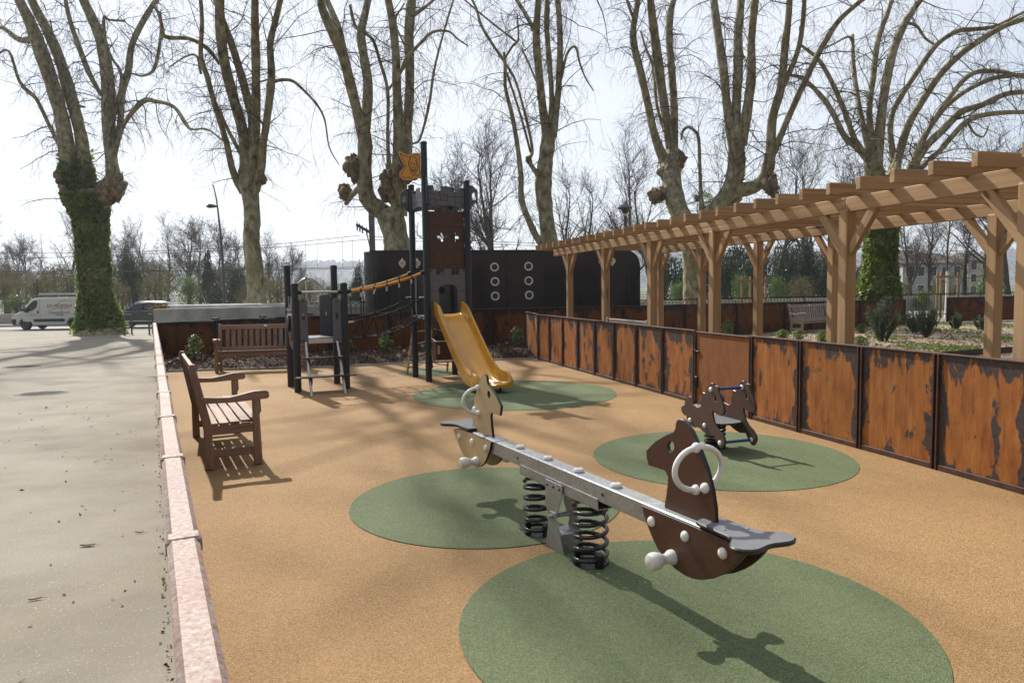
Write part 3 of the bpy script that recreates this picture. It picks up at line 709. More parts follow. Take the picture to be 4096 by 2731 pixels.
# ================================================================== play structure: two towers, rope bridge, slide
PSA = R(25.0)
U = np.array([math.cos(PSA), math.sin(PSA), 0]); V_ = np.array([-math.sin(PSA), math.cos(PSA), 0]); Z = np.array([0, 0, 1.0])
TC = np.array([-1.285, 13.09, 0]); SC = np.array([-3.26, 11.97, 0]); HS = .39                   # tower and small tower centres, half side
ps = thing('play_structure', 'castle play structure with tower, rope bridge and yellow slide', 'play structure', TC, PSA)
# local frame of the play structure: x = U, y = V_, origin under the tower
def loc(p): q = np.asarray(p, float) - TC; return np.array([np.dot(q, U), np.dot(q, V_), q[2]])
S0 = loc(SC)
PR = .056
def post(x, y, h, name='post'):
    mb = MB(); mb.lathe([(PR, -.02), (PR, h - .03), (PR + .003, h - .028), (PR + .003, h - .012), (PR * .8, h + .004), (PR * .3, h + .010)], (x, y, 0), n=20)
    p = mb.build('post', M['post'], ps); mb = MB(); mb.lathe([(PR + .006, h - .030), (PR + .006, h - .008), (PR * .85, h + .008), (PR * .3, h + .014)], (x, y, 0), n=20); mb.build('cap', M['post'], p); return p
for x, y, h in ((-HS, -HS, 4.15), (-HS, HS, 3.52), (HS, HS, 3.50), (HS, -HS, 3.53)): post(x, y, h)
for x, y, h in ((-HS, -HS, 1.74), (HS, -HS, 1.74), (HS, HS, 2.05), (-HS, HS, 2.05)): post(S0[0] + x, S0[1] + y, h)
def bolts(pts, nrm, parent, r_=.016):
    for p in pts:
        mb = MB(); mb.ball(p, r_, 10, sq=(1, 1, 1)); mb.build('bolt', M['black_plastic'], parent)
SLX = {'f': (np.array([1., 0, 0]), np.array([0, -1., 0])), 'b': (np.array([1., 0, 0]), np.array([0, 1., 0])), 'l': (np.array([0, -1., 0]), np.array([-1., 0, 0])), 'r': (np.array([0, 1., 0]), np.array([1., 0, 0]))}
def side_frame(c, side, off=0.0):
    ex, nr = SLX[side]; return np.asarray(c) + nr * (HS + off), ex, nr
def board(name, poly, c, side, mat, off=0.0, t=.018, holes=(), ch=.003, lines=(), lw_=.007, parent=None, edge='hpl_dark', blt=()):
    o, ex, nr = side_frame(c, side, off)
    mb = MB(); mb.prism(poly, o, ex, Z, t, holes, ch, 0, 1)
    b = mb.build(name, [M[mat], M[edge]], parent or ps)
    if lines:
        mb = MB()
        for ln in lines:
            for sg in (1, -1):
                pp = [o + ex * a + Z * z + nr * sg * (t / 2 + .0004) for a, z in ln]
                for p, q in zip(pp[:-1], pp[1:]): mb.bar(p, q, .003, lw_, up=np.cross(unit(np.asarray(q) - p), nr))
        mb.build('engraving', M['groove'], b)
    for a, z in blt:
        mb = MB(); mb.ball(o + ex * a + Z * z + nr * (t / 2), .016, 10, sq=(1, 1, 1)); mb.build('bolt', M['black_plastic'], b)
    return b
C0 = np.zeros(3); W_ = .335
def crenel(z0, z1, sag=.05):
    top = [(-W_, z1), (-W_ + .10, z1), (-W_ + .115, z1 - .09), (-.10, z1 - .085), (-.09, z1 - .01), (.02, z1), (.035, z1 - .01), (.10, z1 - .012), (.115, z1 - .10), (.20, z1 - .095), (.225, z1 - .03), (W_, z1 - .02)]
    bot = [(x, z0 + sag * (1 - (x / W_) ** 2)) for x in np.linspace(W_, -W_, 9)]
    return top + bot
def stones(z0, z1):
    zm = (z0 + z1) / 2 - .02
    return [[(-W_ + .01, zm + .08), (-.12, zm + .06), (-.115, zm + .12)], [(-.115, zm + .06), (.02, zm + .03)], [(.02, zm + .1), (.03, zm - .12)], [(.02, zm + .03), (.16, zm + .03), (.165, zm + .12)], [(.16, zm + .03), (.17, zm - .12)],
            [(.165, zm + .04), (W_ - .01, zm + .035)], [(-W_ + .01, zm - .03), (-.2, zm - .01), (-.19, zm - .13)], [(-.2, zm - .035), (.03, zm - .04)], [(.17, zm - .06), (.30, zm - .08), (.30, zm - .14)], [(.285, zm + .03), (.29, zm - .04)], [(-.12, zm + .06), (-.10, zm - .03)]]
zt0, zt1 = 3.03, 3.42
for sd_ in 'flbr':
    board('battlement_panel', crenel(zt0, zt1), C0, sd_, 'hpl_grey', .0 if sd_ in 'fb' else .0, lines=stones(zt0, zt1), blt=[(-W_ + .03, zt1 - .05), (-W_ + .03, zt0 + .06), (W_ - .03, zt1 - .07), (W_ - .03, zt0 + .06)])
# outward wing boards with a window
def wing(x, sgn, y):
    poly = [(0, .02), (.10, .14), (.155, .14), (.155, .36), (.06, .45), (0, .45)]; hole = [(.045, .20), (.115, .20), (.115, .30), (.08, .335), (.045, .30)]
    ex = np.array([sgn, 0, 0]); mb = MB(); mb.prism([(a, b + 3.0) for a, b in poly], (x, y, 0), ex, Z, .018, [[(a, b + 3.0) for a, b in hole]], .003, 0, 1)
    b = mb.build('battlement_wing', [M['hpl_grey'], M['hpl_dark']], ps)
    mb = MB()
    for z in (3.165, 3.355): mb.bar((x + sgn * .02, y - .0095, z), (x + sgn * .145, y - .0095, z), .003, .006)
    mb.build('engraving', M['groove'], b)
    for z in (3.05, 3.42): mb = MB(); mb.ball((x + sgn * .02, y - .012, z), .016, 8); mb.build('bolt', M['black_plastic'], b)
wing(-HS - PR, -1, HS); wing(HS + PR, 1, -HS)
# brown brick panel with two cross-shaped slots
def cross(cx, cz, a=.085, w2=.022): return [(cx - w2, cz - a), (cx + w2, cz - a), (cx + w2, cz - w2), (cx + a, cz - w2), (cx + a, cz + w2), (cx + w2, cz + w2), (cx + w2, cz + a), (cx - w2, cz + a), (cx - w2, cz + w2), (cx - a, cz + w2), (cx - a, cz - w2), (cx - w2, cz - w2)]
bt = 3.02
bpoly = [(-W_, 1.93), (W_, 1.93), (W_, bt - .03), (.21, bt - .035), (.20, bt), (.06, bt - .005), (.05, bt - .05), (-.06, bt - .05), (-.07, bt + .01), (-.2, bt + .005), (-.21, bt - .045), (-W_, bt - .04)]
bl = []
zs = [2.05, 2.30, 2.45, 2.72, 2.87]
for k, z in enumerate(zs): bl.append([(-W_ + .005, z + .01 * (k % 2)), (W_ - .005, z - .012 * (k % 2) + .004)])
for k, z in enumerate([1.95] + zs):
    z2 = ([*zs, bt - .05])[k]
    for x in np.arange(-W_ + (.10 if k % 2 else .18), W_, .19 if k % 2 else .165): bl.append([(x, z + .008), (x + .006, z2 - .008)])
board('brick_panel', bpoly, C0, 'f', 'hpl_brown', -.025, holes=[cross(-.085, 2.53), cross(.15, 2.53)], lines=bl, lw_=.006, blt=[(-W_ + .025, bt - .1), (W_ - .025, bt - .09), (-W_ + .025, 2.0), (W_ - .025, 2.0)])
# arch panel above the slide
az1 = 1.98
arch = [(-W_, 1.02), (-W_ + .02, .96), (-W_ + .13, .90), (-.16, .92), (-.17, 1.05), (-.17, 1.62)] + [(-.165 + .02 * 0, 1.64)] + [(x, 1.70 - .055 * (abs(x) / .17) ** 3) for x in np.linspace(-.15, .15, 7)] + [(.17, 1.62), (.17, 1.05), (.18, .98), (W_, 1.02)]
arch += [(W_, az1), (.22, az1), (.21, az1 - .10), (.075, az1 - .11), (.07, az1), (-.07, az1), (-.075, az1 - .11), (-.21, az1 - .1), (-.22, az1), (-W_, az1)]
board('arch_panel', arch, C0, 'f', 'hpl_grey', .0, lines=[[(-W_ + .01, 1.60), (-.20, 1.585)], [(-W_ + .01, 1.29), (-.20, 1.30)], [(.20, 1.58), (W_ - .01, 1.585)], [(.20, 1.30), (W_ - .01, 1.29)], [(-.19, 1.85), (-.21, az1 - .1)], [(.19, 1.85), (.2, az1 - .1)], [(-.07, 1.85), (-.075, az1 - .1)], [(.07, 1.85), (.075, az1 - .1)]], blt=[(-W_ + .03, az1 - .04), (W_ - .03, az1 - .04), (-W_ + .07, 1.02)])
bk = board('back_panel', [(-W_, 1.12), (W_, 1.12), (W_, 1.95), (.2, 1.98), (.1, 1.86), (-.1, 1.98), (-W_, 1.9)], C0, 'b', 'hpl_grey', 0, lines=[[(-.1, 1.75), (.02, 1.72), (.03, 1.8)], [(-.2, 1.5), (0, 1.48), (.02, 1.3)], [(.1, 1.6), (.25, 1.58)]])
mb = MB(); mb.cyl((.06, HS - .02, 1.60), (.06, HS - .26, 1.60), .055, 18); mb.cyl((.06, HS - .24, 1.60), (.06, HS - .27, 1.60), .064, 18); mb.build('spyglass', M['black_plastic'], bk)
board('side_panel', [(-.33, 1.12), (-.20, 1.12), (-.20, 1.85), (-.33, 1.88)], C0, 'l', 'hpl_grey', -.01, blt=[(-.26, 1.45)])
board('side_panel', [(.20, 1.12), (W_, 1.12), (W_, 1.88), (.20, 1.85)], C0, 'r', 'hpl_grey', 0)
def deck(c, z):
    mb = MB(); mb.box(c + np.array([0, 0, z - .009]), (2 * HS - .12, 2 * HS - .04, .018), ch=.003); d = mb.build('platform', M['hpl_dark'], ps)
    mb = MB()
    for y in (-HS + .012, HS - .012): mb.box(c + np.array([0, y, z - .052]), (2 * HS - .11, .03, .07), ch=.004)
    for x in (-HS + .012, HS - .012): mb.box(c + np.array([x, 0, z - .054]), (.03, 2 * HS - .11, .066), ch=.004)
    mb.build('frame', M['alu'], d)
deck(C0, 1.18); deck(S0, .86)
# flag with the engraved lion emblem
fl_o = np.array([-HS, -HS - .0, 0]); fx = np.array([-1., 0, 0])
fz = 3.55
F2 = lambda a, b: ((a) * .00255, fz + (b) * .00225)
def fpix(x, y): return ((520 - x) / 470 * .66 * .62 + PR + .006, 3.475 + (600 - y) / 470 * .62 * .80)
fo = [fpix(x, y) for x, y in ((520, 150), (440, 145), (380, 150), (320, 172), (260, 180), (190, 170), (130, 140), (85, 128), (62, 150), (70, 200), (110, 260), (150, 320), (182, 375), (165, 410), (120, 445), (80, 480), (75, 520), (100, 560), (160, 590), (230, 600), (290, 592), (340, 578), (400, 558), (460, 550), (520, 552))]
mb = MB(); mb.prism(fo, fl_o, fx, Z, .016, (), .003, 0, 1); flag = mb.build('flag', [M['hpl_orange'], M['hpl_dark']], ps)
LL = [[(265, 215), (170, 200), (100, 172), (150, 260), (195, 330), (210, 375), (195, 420), (150, 460), (110, 500), (130, 535), (200, 555), (270, 550), (340, 538)], [(390, 187), (480, 175)], [(497, 205), (497, 490)], [(418, 512), (478, 512)],
      [(292, 215), (310, 207), (350, 205), (395, 215), (430, 238), (438, 262), (435, 300), (455, 335), (462, 365), (440, 410), (410, 465), (365, 520), (325, 480), (290, 410), (270, 350), (265, 310), (280, 275), (295, 265), (300, 235), (292, 215)],
      [(298, 218), (312, 245), (325, 265)], [(408, 285), (422, 265), (436, 262)], [(298, 290), (295, 330), (305, 370), (322, 405), (335, 440)], [(435, 300), (425, 345), (415, 385), (408, 420)],
      [(312, 380), (325, 405), (315, 420), (335, 440), (355, 428), (365, 415)], [(365, 415), (378, 430), (400, 440), (412, 425), (405, 405), (415, 385)], [(345, 378), (362, 385), (380, 380)], [(365, 388), (365, 425), (350, 440), (350, 455), (370, 468), (382, 462), (378, 438)]]
mb = MB()
for ln in LL:
    for sg in (-1, 1):
        pp = [fl_o + fx * a + Z * z + np.array([0, sg * .0085, 0]) for a, z in (fpix(*q) for q in ln)]
        for p, q in zip(pp[:-1], pp[1:]): mb.bar(p, q, .003, .0085, up=np.cross(unit(q - p), (0, 1, 0)))
for ex_ in ((338, 322), (388, 330)):
    a, z = fpix(*ex_)
    for sg in (-1, 1): mb.box(fl_o + fx * a + Z * z + np.array([0, sg * .0085, 0]), (.014, .003, .026))
mb.build('lion_emblem', M['groove'], flag)
for z in (3.56, 4.04): mb = MB(); mb.ball(fl_o + np.array([-.02, -.052, z]), .022, 10); mb.build('bolt', M['black_plastic'], flag)
mb = MB(); mb.tube(cr([(-HS + .0, -HS - .055, 3.10), (-HS, -HS - .095, 3.14), (-HS, -HS - .095, 3.5), (-HS, -HS - .055, 3.54)], 4), .012, 10); mb.build('grab_handle', M['lamp_metal'], ps)
# slide
def slide():
    dy = -1; y0 = -HS - .01
    path = [(0, 1.185), (.10, 1.18), (.22, 1.11), (.60, .80), (1.0, .475), (1.32, .245), (1.55, .155), (1.80, .135), (2.02, .140)]
    path = cr(path, 4); n = len(path); rings_in = []; hw = .235
    T_ = np.gradient(path, axis=0); T_ /= np.linalg.norm(T_, axis=1, keepdims=True)
    rings = []
    for i, (d, z) in enumerate(path):
        f = i / (n - 1)
        hgt = float(np.interp(f, [0, .05, .12, .25, .7, .86, .95, 1.0], [.20, .22, .20, .19, .20, .19, .17, .06]))
        nz = np.array([-T_[i][1] * -1, T_[i][0]]) ; nrm2 = np.array([-T_[i][1], T_[i][0]])
        if f < .1: nrm2 = np.array([-.25 * (1 - f / .1), 1]) / 1.0
        prof = [(-hw - .045, -.045), (-hw - .05, hgt * .5), (-hw - .045, hgt - .015), (-hw - .025, hgt), (-hw - .006, hgt - .012), (-hw + .004, hgt * .45), (-hw + .02, .03), (-hw + .07, .004), (0, -.004), (hw - .07, .004), (hw - .02, .03), (hw - .004, hgt * .45), (hw + .006, hgt - .012), (hw + .025, hgt), (hw + .045, hgt - .015), (hw + .05, hgt * .5), (hw + .045, -.045)]
        wf = 1 + .10 * max(0, (f - .8) / .2)
        rings.append([(x * wf, y0 - (d + nrm2[0] * h), z + nrm2[1] * h) for x, h in prof])
    mb = MB(); mb.loft(rings, closed=True, cap=True); sl = mb.build('slide', M['slide'], ps, smooth=50)
    mb = MB()
    for x in np.linspace(-.16, .16, 9): mb.ball((x, y0 - .19, 1.135), .005, 6)
    mb.build('rivets', M['steel'], sl)['kind'] = 'stuff'
    mb = MB()
    for x in (-.15, .18): mb.cyl((x, y0 - 1.8, -.01), (x, y0 - 1.8, .10), .02, 10)
    mb.build('foot', M['black_plastic'], sl)
slide()
# small tower: rails, narrow boards, shield panel, steps
def srail(p, q, arch_=0, name='handrail'):
    p = S0 + np.array(p); q = S0 + np.array(q); ts = np.linspace(0, 1, 13)
    pts = [p * (1 - t) + q * t + Z * (arch_ * (math.sin(math.pi * min(1, t * 1.15)) if arch_ else 0)) for t in ts]
    mb = MB(); mb.tube(pts, .019, 12); h = mb.build(name, M['steel'], ps)
    for e, d in ((p, q - p), (q, p - q)):
        d = unit(d); mb = MB(); mb.tube([e - d * .01, e + d * .05], [.038, .030], 12); mb.build('end_clamp', M['black_plastic'], h)
    return h
srail((-HS + PR, -HS, 1.60), (HS - PR, -HS, 1.60))
hr = srail((-HS + PR, HS, 1.60), (HS - PR, HS, 1.60), .24)
mb = MB(); mb.cyl(S0 + np.array([-.08, HS, 1.40]), S0 + np.array([-.08, HS, 1.83]), .012, 8); mb.ball(S0 + np.array([-.08, HS, 1.85]), .028, 10); mb.build('strut', M['steel'], hr)
def nb(x0, x1, side, z0=.80, z1=1.50, slot=True):
    poly = [(x0, z0 - .02), (x1, z0 - .02), (x1, z1 - .05), (x1 - .03, z1), (x0 + .03, z1), (x0, z1 - .03)]
    m_ = (x0 + x1) / 2; hole = [(m_ - .016, 1.16), (m_ + .016, 1.16), (m_ + .016, 1.25), (m_, 1.27), (m_ - .016, 1.25)]
    return board('guard_board', poly, S0, side, 'hpl_grey', 0.0, holes=[hole] if slot else [], blt=[(m_, z1 - .05), (m_, z0 + .02)])
nb(-W_, -.20, 'f'); nb(.19, W_, 'f'); nb(.13, W_, 'b', z1=1.55); nb(.20, W_, 'r'); nb(-W_, -.22, 'r')
sp_ = board('castle_panel', [(-W_, .74), (-.1, .66), (W_, .74), (W_, 1.52), (.2, 1.52), (.2, 1.42), (.07, 1.42), (.07, 1.53), (-.07, 1.53), (-.07, 1.42), (-.2, 1.42), (-.2, 1.54), (-W_, 1.54)], S0, 'l', 'hpl_grey', .0, lines=[[(-.3, .9), (.3, .88)], [(0, .88), (0, .72)], [(-.15, 1.5), (-.15, 1.3)], [(.12, 1.5), (.12, 1.3)]])
o_, ex_, nr_ = side_frame(S0, 'l', .03)
mb = MB(); mb.prism([(-.26, 1.36), (-.1, 1.30), (0, 1.36), (.1, 1.30), (.26, 1.36), (.26, 1.0), (.14, .86), (0, .80), (-.14, .86), (-.26, 1.0)], o_, ex_, Z, .02, (), .004, 0, 1); sh = mb.build('shield_board', [M['hpl_brown'], M['hpl_dark']], sp_)
mb = MB(); mb.lathe([(.15, 0), (.15, .035), (.11, .05), (.05, .035)], o_ + Z * 1.1 + nr_ * .012, np.array([ex_, Z, nr_]), 22); mb.build('spinner', M['black_plastic'], sh)
for a, z in ((-.22, 1.30), (.22, 1.30), (-.2, 1.0), (.2, 1.0)): mb = MB(); mb.ball(o_ + ex_ * a + Z * z + nr_ * .012, .018, 8); mb.build('bolt', M['black_plastic'], sh)
# steps
st0 = S0 + np.array([0, -HS - .03, 0])
for sx in (-.25, .25):
    mb = MB(); mb.tube([st0 + np.array([sx, -.0, .80]), st0 + np.array([sx * 1.05, -.48, -.02])], .021, 12); mb.build('stringer', M['galv'], ps)
for z, wd, dy in ((.555, .66, -.14), (.27, .95, -.31)):
    mb = MB(); poly = [(-wd / 2 + .05, -.085), (wd / 2 - .05, -.085), (wd / 2, -.03), (wd / 2, .06), (wd / 2 - .06, .09), (-wd / 2 + .06, .09), (-wd / 2, .06), (-wd / 2, -.03)]
    mb.prism(poly, st0 + np.array([0, dy - .02, z]), (1, 0, 0), (0, 1, 0), .018, (), .004); s1 = mb.build('step', M['hpl_dark'], ps)
    for sx in (-.26, .26):
        mb = MB(); mb.prism([(-.06, .0), (.06, 0), (.06, -.07), (.03, -.12), (-.03, -.12), (-.06, -.07)], st0 + np.array([sx + .03, dy, z - .010]), (0, 1, 0), Z, .014, (), .003); br_ = mb.build('step_bracket', M['hpl_dark'], s1)
# rope bridge
def catr(p, q, sag, n=13): return [np.asarray(p) * (1 - t) + np.asarray(q) * t - Z * sag * 4 * t * (1 - t) for t in np.linspace(0, 1, n)]
xs0, xs1 = S0[0] + HS, -HS
rows_ = {}
for key, ysm, ytw in (('front', S0[1] - HS, -HS), ('back', S0[1] + HS, HS)):
    p, q = np.array([xs0 + PR, ysm, 1.60]), np.array([xs1 - PR, ytw, 1.915])
    rail_ = catr(p, q, .05); mb = MB(); mb.tube(rail_, .024, 12); ra = mb.build('bridge_rail', M['orange_rope'], ps)
    d = unit(q - p)
    for e, dd in ((p, d), (q, -d)): mb = MB(); mb.tube([e - dd * .01, e + dd * .06], [.042, .032], 12); mb.build('end_clamp', M['black_plastic'], ra)
    p2, q2 = np.array([xs0 + PR, ysm, 1.10]), np.array([xs1 - PR, ytw, 1.48]); mid = catr(p2, q2, .07)
    inset_ = .13 if key == 'front' else -.13
    p3, q3 = np.array([xs0 - .01, ysm + inset_ * 1.6, .83]), np.array([xs1 + .01, ytw + inset_ * 1.6, 1.14]); ft = catr(p3, q3, .13)
    rows_[key] = (rail_, mid, ft)
    for nm, l_ in (('hand_rope', mid), ('foot_rope', ft)): mb = MB(); mb.tube(l_, .011, 8); mb.build(nm, M['rope'], ps)
    for k in (2, 4, 6, 8, 10):
        for e_, r_ in ((rail_[k], .030), (mid[k], .026), (ft[k], .026)): mb = MB(); mb.ball(e_, r_, 10); mb.build('rope_knob', M['black_plastic'], ps)
        mb = MB(); mb.tube([rail_[k], mid[k]], .009, 6); mb.tube([mid[k], ft[k - 1]], .009, 6); mb.tube([mid[k], ft[k + 1]], .009, 6); mb.build('hanger_rope', M['rope'], ps)
        mb = MB(); mb.cyl(rail_[k] - Z * .04, rail_[k] - Z * .11, .014, 8); mb.build('ferrule', M['steel'], ps)
    for e, dd in ((p2, 1), (q2, -1), (p3, 1), (q3, -1)): mb = MB(); mb.cyl(e, e + np.array([dd * .09, 0, .0]), .015, 8); mb.build('ferrule', M['steel'], ps)
mb = MB()
for k in range(1, 12, 2):
    mb.tube([rows_['front'][2][k], rows_['back'][2][k]], .010, 6)
mb.build('foot_rope_net', M['rope'], ps)
# climbing net at the back of the tower, on beige poles
pl = [np.array([-HS + .03, HS + .05, 1.12]), np.array([-.0, HS + .05, 1.12]), np.array([HS - .03, HS + .05, 1.12])]
pbm = [np.array([-HS - .02, HS + .50, -.02]), np.array([.0, HS + .42, .12]), np.array([HS + .02, HS + .50, -.02])]
for k, (a, b) in enumerate(zip(pl, pbm)):
    mb = MB(); mb.tube([a, b], .023 if k != 1 else .015, 8); mb.build('net_pole' if k != 1 else 'net_rope', M['rope_beige'], ps)
for z in (.86, .62, .38, .16):
    t = (1.12 - z) / 1.12; q = [a * (1 - t) + b * t for a, b in zip(pl, pbm)]
    mb = MB(); mb.tube(catr(q[0], q[1], .03, 7), .011, 6); mb.tube(catr(q[1], q[2], .03, 7), .011, 6); mb.build('net_rung', M['rope_beige'], ps)
    for e in q: mb = MB(); mb.ball(e, .026, 8); mb.build('rope_knob', M['black_plastic'], ps)
# counter board and toy chest below the platform
mb = MB(); mb.box((0, -HS + .06, .335), (.62, .17, .016), ch=.004); cb = mb.build('counter_board', M['hpl_brown'], ps)
for x in (-.33, .33):
    mb = MB(); mb.prism([(-.10, .24), (.06, .24), (.10, .28), (.10, .36), (.04, .44), (-.04, .44)], (x, -HS + .05, 0), (0, 1, 0), Z, .016, (), .003); mb.build('bracket', M['hpl_dark'], cb)
mb = MB(); mb.box((.12, HS - .10, .48), (.34, .22, .34), ch=.008); bx = mb.build('toy_chest', M['hpl_brown'], ps)
mb = MB()
for a, b in (((-.055, HS - .215, .66), (.295, HS - .215, .66)), ((-.055, HS - .215, .66), (-.055, HS + .015, .70)), ((.295, HS - .215, .66), (.295, HS + .015, .70))): mb.bar(a, b, .014, .014)
mb.box((.0, HS - .214, .50), (.05, .012, .16), ch=.004); mb.build('metal_trim', M['alu'], bx)

# ================================================================== seesaw on springs
SS = np.array([.302, 4.347, 0]); sdv = unit(np.array([1.036, -2.005, 0])); SSA = math.atan2(sdv[1], sdv[0]); sside = np.array([-sdv[1], sdv[0], 0])
sw = thing('seesaw', 'grey steel seesaw on black springs with beige and brown horse heads', 'seesaw', SS, SSA)
snr = np.array([sdv[1], -sdv[0], 0])                                # horizontal normal of the beam's long vertical plane
def sloc(p): q = np.asarray(p) - SS; return np.array([np.dot(q, sdv), np.dot(q, sside), q[2]])
def strace(pts, off):
    """photo outline -> (s, z) on the vertical plane of the beam, off metres to its side"""
    out_ = []
    for x, y in pts:
        q = sloc(atplane(x, y, SS + sside * off, sside)); out_.append((q[0], q[2]))
    return out_
BZ0, BZ1 = .415, .515; BW_ = .10
mb = MB(); mb.box((0, 0, (BZ0 + BZ1) / 2), (2.72, BW_, BZ1 - BZ0), ch=.006); beam = mb.build('beam', M['galv'], sw)
mb = MB()
for sg in (-1, 1): mb.box((0, sg * (BW_ / 2 + .004), BZ0 - .016), (.92, .006, .066), ch=.001)
mb.box((0, 0, BZ0 - .047), (.92, BW_ + .004, .004)); mb.build('channel', M['galv'], sw)
for s_ in (-.62, -.20, .20, .62):
    mb = MB(); mb.lathe([(.030, 0), (.032, .010), (.026, .022), (.015, .026), (.012, .020)], (s_ * .9, 0, BZ1), n=18); mb.build('stop_cap', M['white_plastic'], sw)
for s_ in (-.5, .5):
    mb = MB(); mb.cyl((s_, -BW_ / 2 - .002, .465), (s_, BW_ / 2 + .002, .465), .010, 10); mb.build('beam_bolt', M['black_plastic'], beam)
def coil(cx, cy, r_, z0, z1, turns, wr):
    th = np.linspace(0, 2 * math.pi * turns, int(turns * 22)); f = th / th[-1]
    g_ = np.clip((f - .16) / .68, 0, 1); zz = z0 + wr + (z1 - z0 - 2 * wr) * (.10 * np.clip(f / .16, 0, 1) + .8 * g_ + .10 * np.clip((f - .84) / .16, 0, 1))
    return np.stack([cx + r_ * np.cos(th), cy + r_ * np.sin(th), zz], -1)
for s_ in (-.30, .30):
    mb = MB(); mb.tube(coil(s_, 0, .096, .0, .365, 5.7, .0125), .0125, 10); sp = mb.build('spring', M['spring'], sw, smooth=60)
    mb = MB(); mb.box((s_ + .092, 0, .045), (.05, .045, .09), ch=.01); mb.build('spring_clamp', M['black_plastic'], sp); mb = MB(); mb.cyl((s_ - .05, -.06, .0), (s_ - .05, -.06, .07), .02, 10); mb.build('spring_clamp', M['black_plastic'], sp)
    mb = MB(); mb.lathe([(.105, .0), (.105, .008), (.05, .010)], (s_, 0, .0), n=24); mb.build('base_plate', M['black_plastic'], sp)
pv = None
for sg in (-1, 1):
    mb = MB(); mb.prism([(-.09, .0), (.13, .0), (.03, .235), (-.03, .235)], (0, sg * .075, 0), (1, 0, 0), Z, .008, (), .001)
    b_ = mb.build('pivot_foot', M['galv'], sw)
    mb = MB(); mb.prism([(-.10, .42), (.10, .42), (.10, .36), (.02, .19), (-.05, .17), (-.10, .26)], (0, sg * .066, 0), (1, 0, 0), Z, .007, (), .001); b2 = mb.build('pivot_plate', M['galv'], sw)
    for s_ in (-.07, 0, .07): mb = MB(); mb.ball((s_, sg * .071, .39), .008, 8); mb.build('bolt', M['black_plastic'], b2)
mb = MB(); mb.cyl((0, -.11, .21), (0, .11, .21), .014, 12); mb.build('pivot_axle', M['galv'], sw)
mb = MB(); mb.box((.02, 0, .06), (.14, .14, .12), ch=.004); mb.build('pivot_base', M['galv'], sw)
z6 = lambda L: [(2500 + x * .5102, 1600 + y * .5102) for x, y in L]
HEAD = strace(z6([(437, 145), (415, 158), (406, 185), (405, 215), (390, 248), (335, 268), (250, 318), (205, 362), (175, 395), (180, 455), (195, 512), (255, 530), (325, 553), (347, 600), (341, 680), (330, 760), (318, 835), (450, 890), (590, 945), (726, 975), (722, 850), (700, 700), (660, 540), (600, 380), (540, 240), (490, 168), (462, 148)]), 0.0)
EYEH = strace(z6([(370 + 25 * math.cos(t), 362 + 40 * math.sin(t)) for t in np.linspace(0, 2 * math.pi, 15)[:-1]]), 0.0)
HEAD = [(a, max(b, BZ1 - .03) if b < .60 else b) for a, b in HEAD]
BODY = strace(z6([(140, 822), (300, 885), (560, 990), (820, 1105), (955, 1208), (900, 1272), (840, 1325), (780, 1362), (700, 1395), (610, 1406), (540, 1396), (470, 1366), (400, 1318), (330, 1250), (270, 1170), (225, 1080), (185, 980), (158, 900)]), -BW_ / 2 - .012)
SEAT = [(1.25, .03), (1.265, .066), (1.30, .074), (1.40, .078), (1.47, .080), (1.505, .092), (1.53, .115), (1.555, .148), (1.58, .165), (1.61, .168), (1.638, .152), (1.658, .122), (1.664, .09), (1.656, .05), (1.648, .018)]
SEAT = SEAT + [(s, -y) for s, y in SEAT[::-1]]
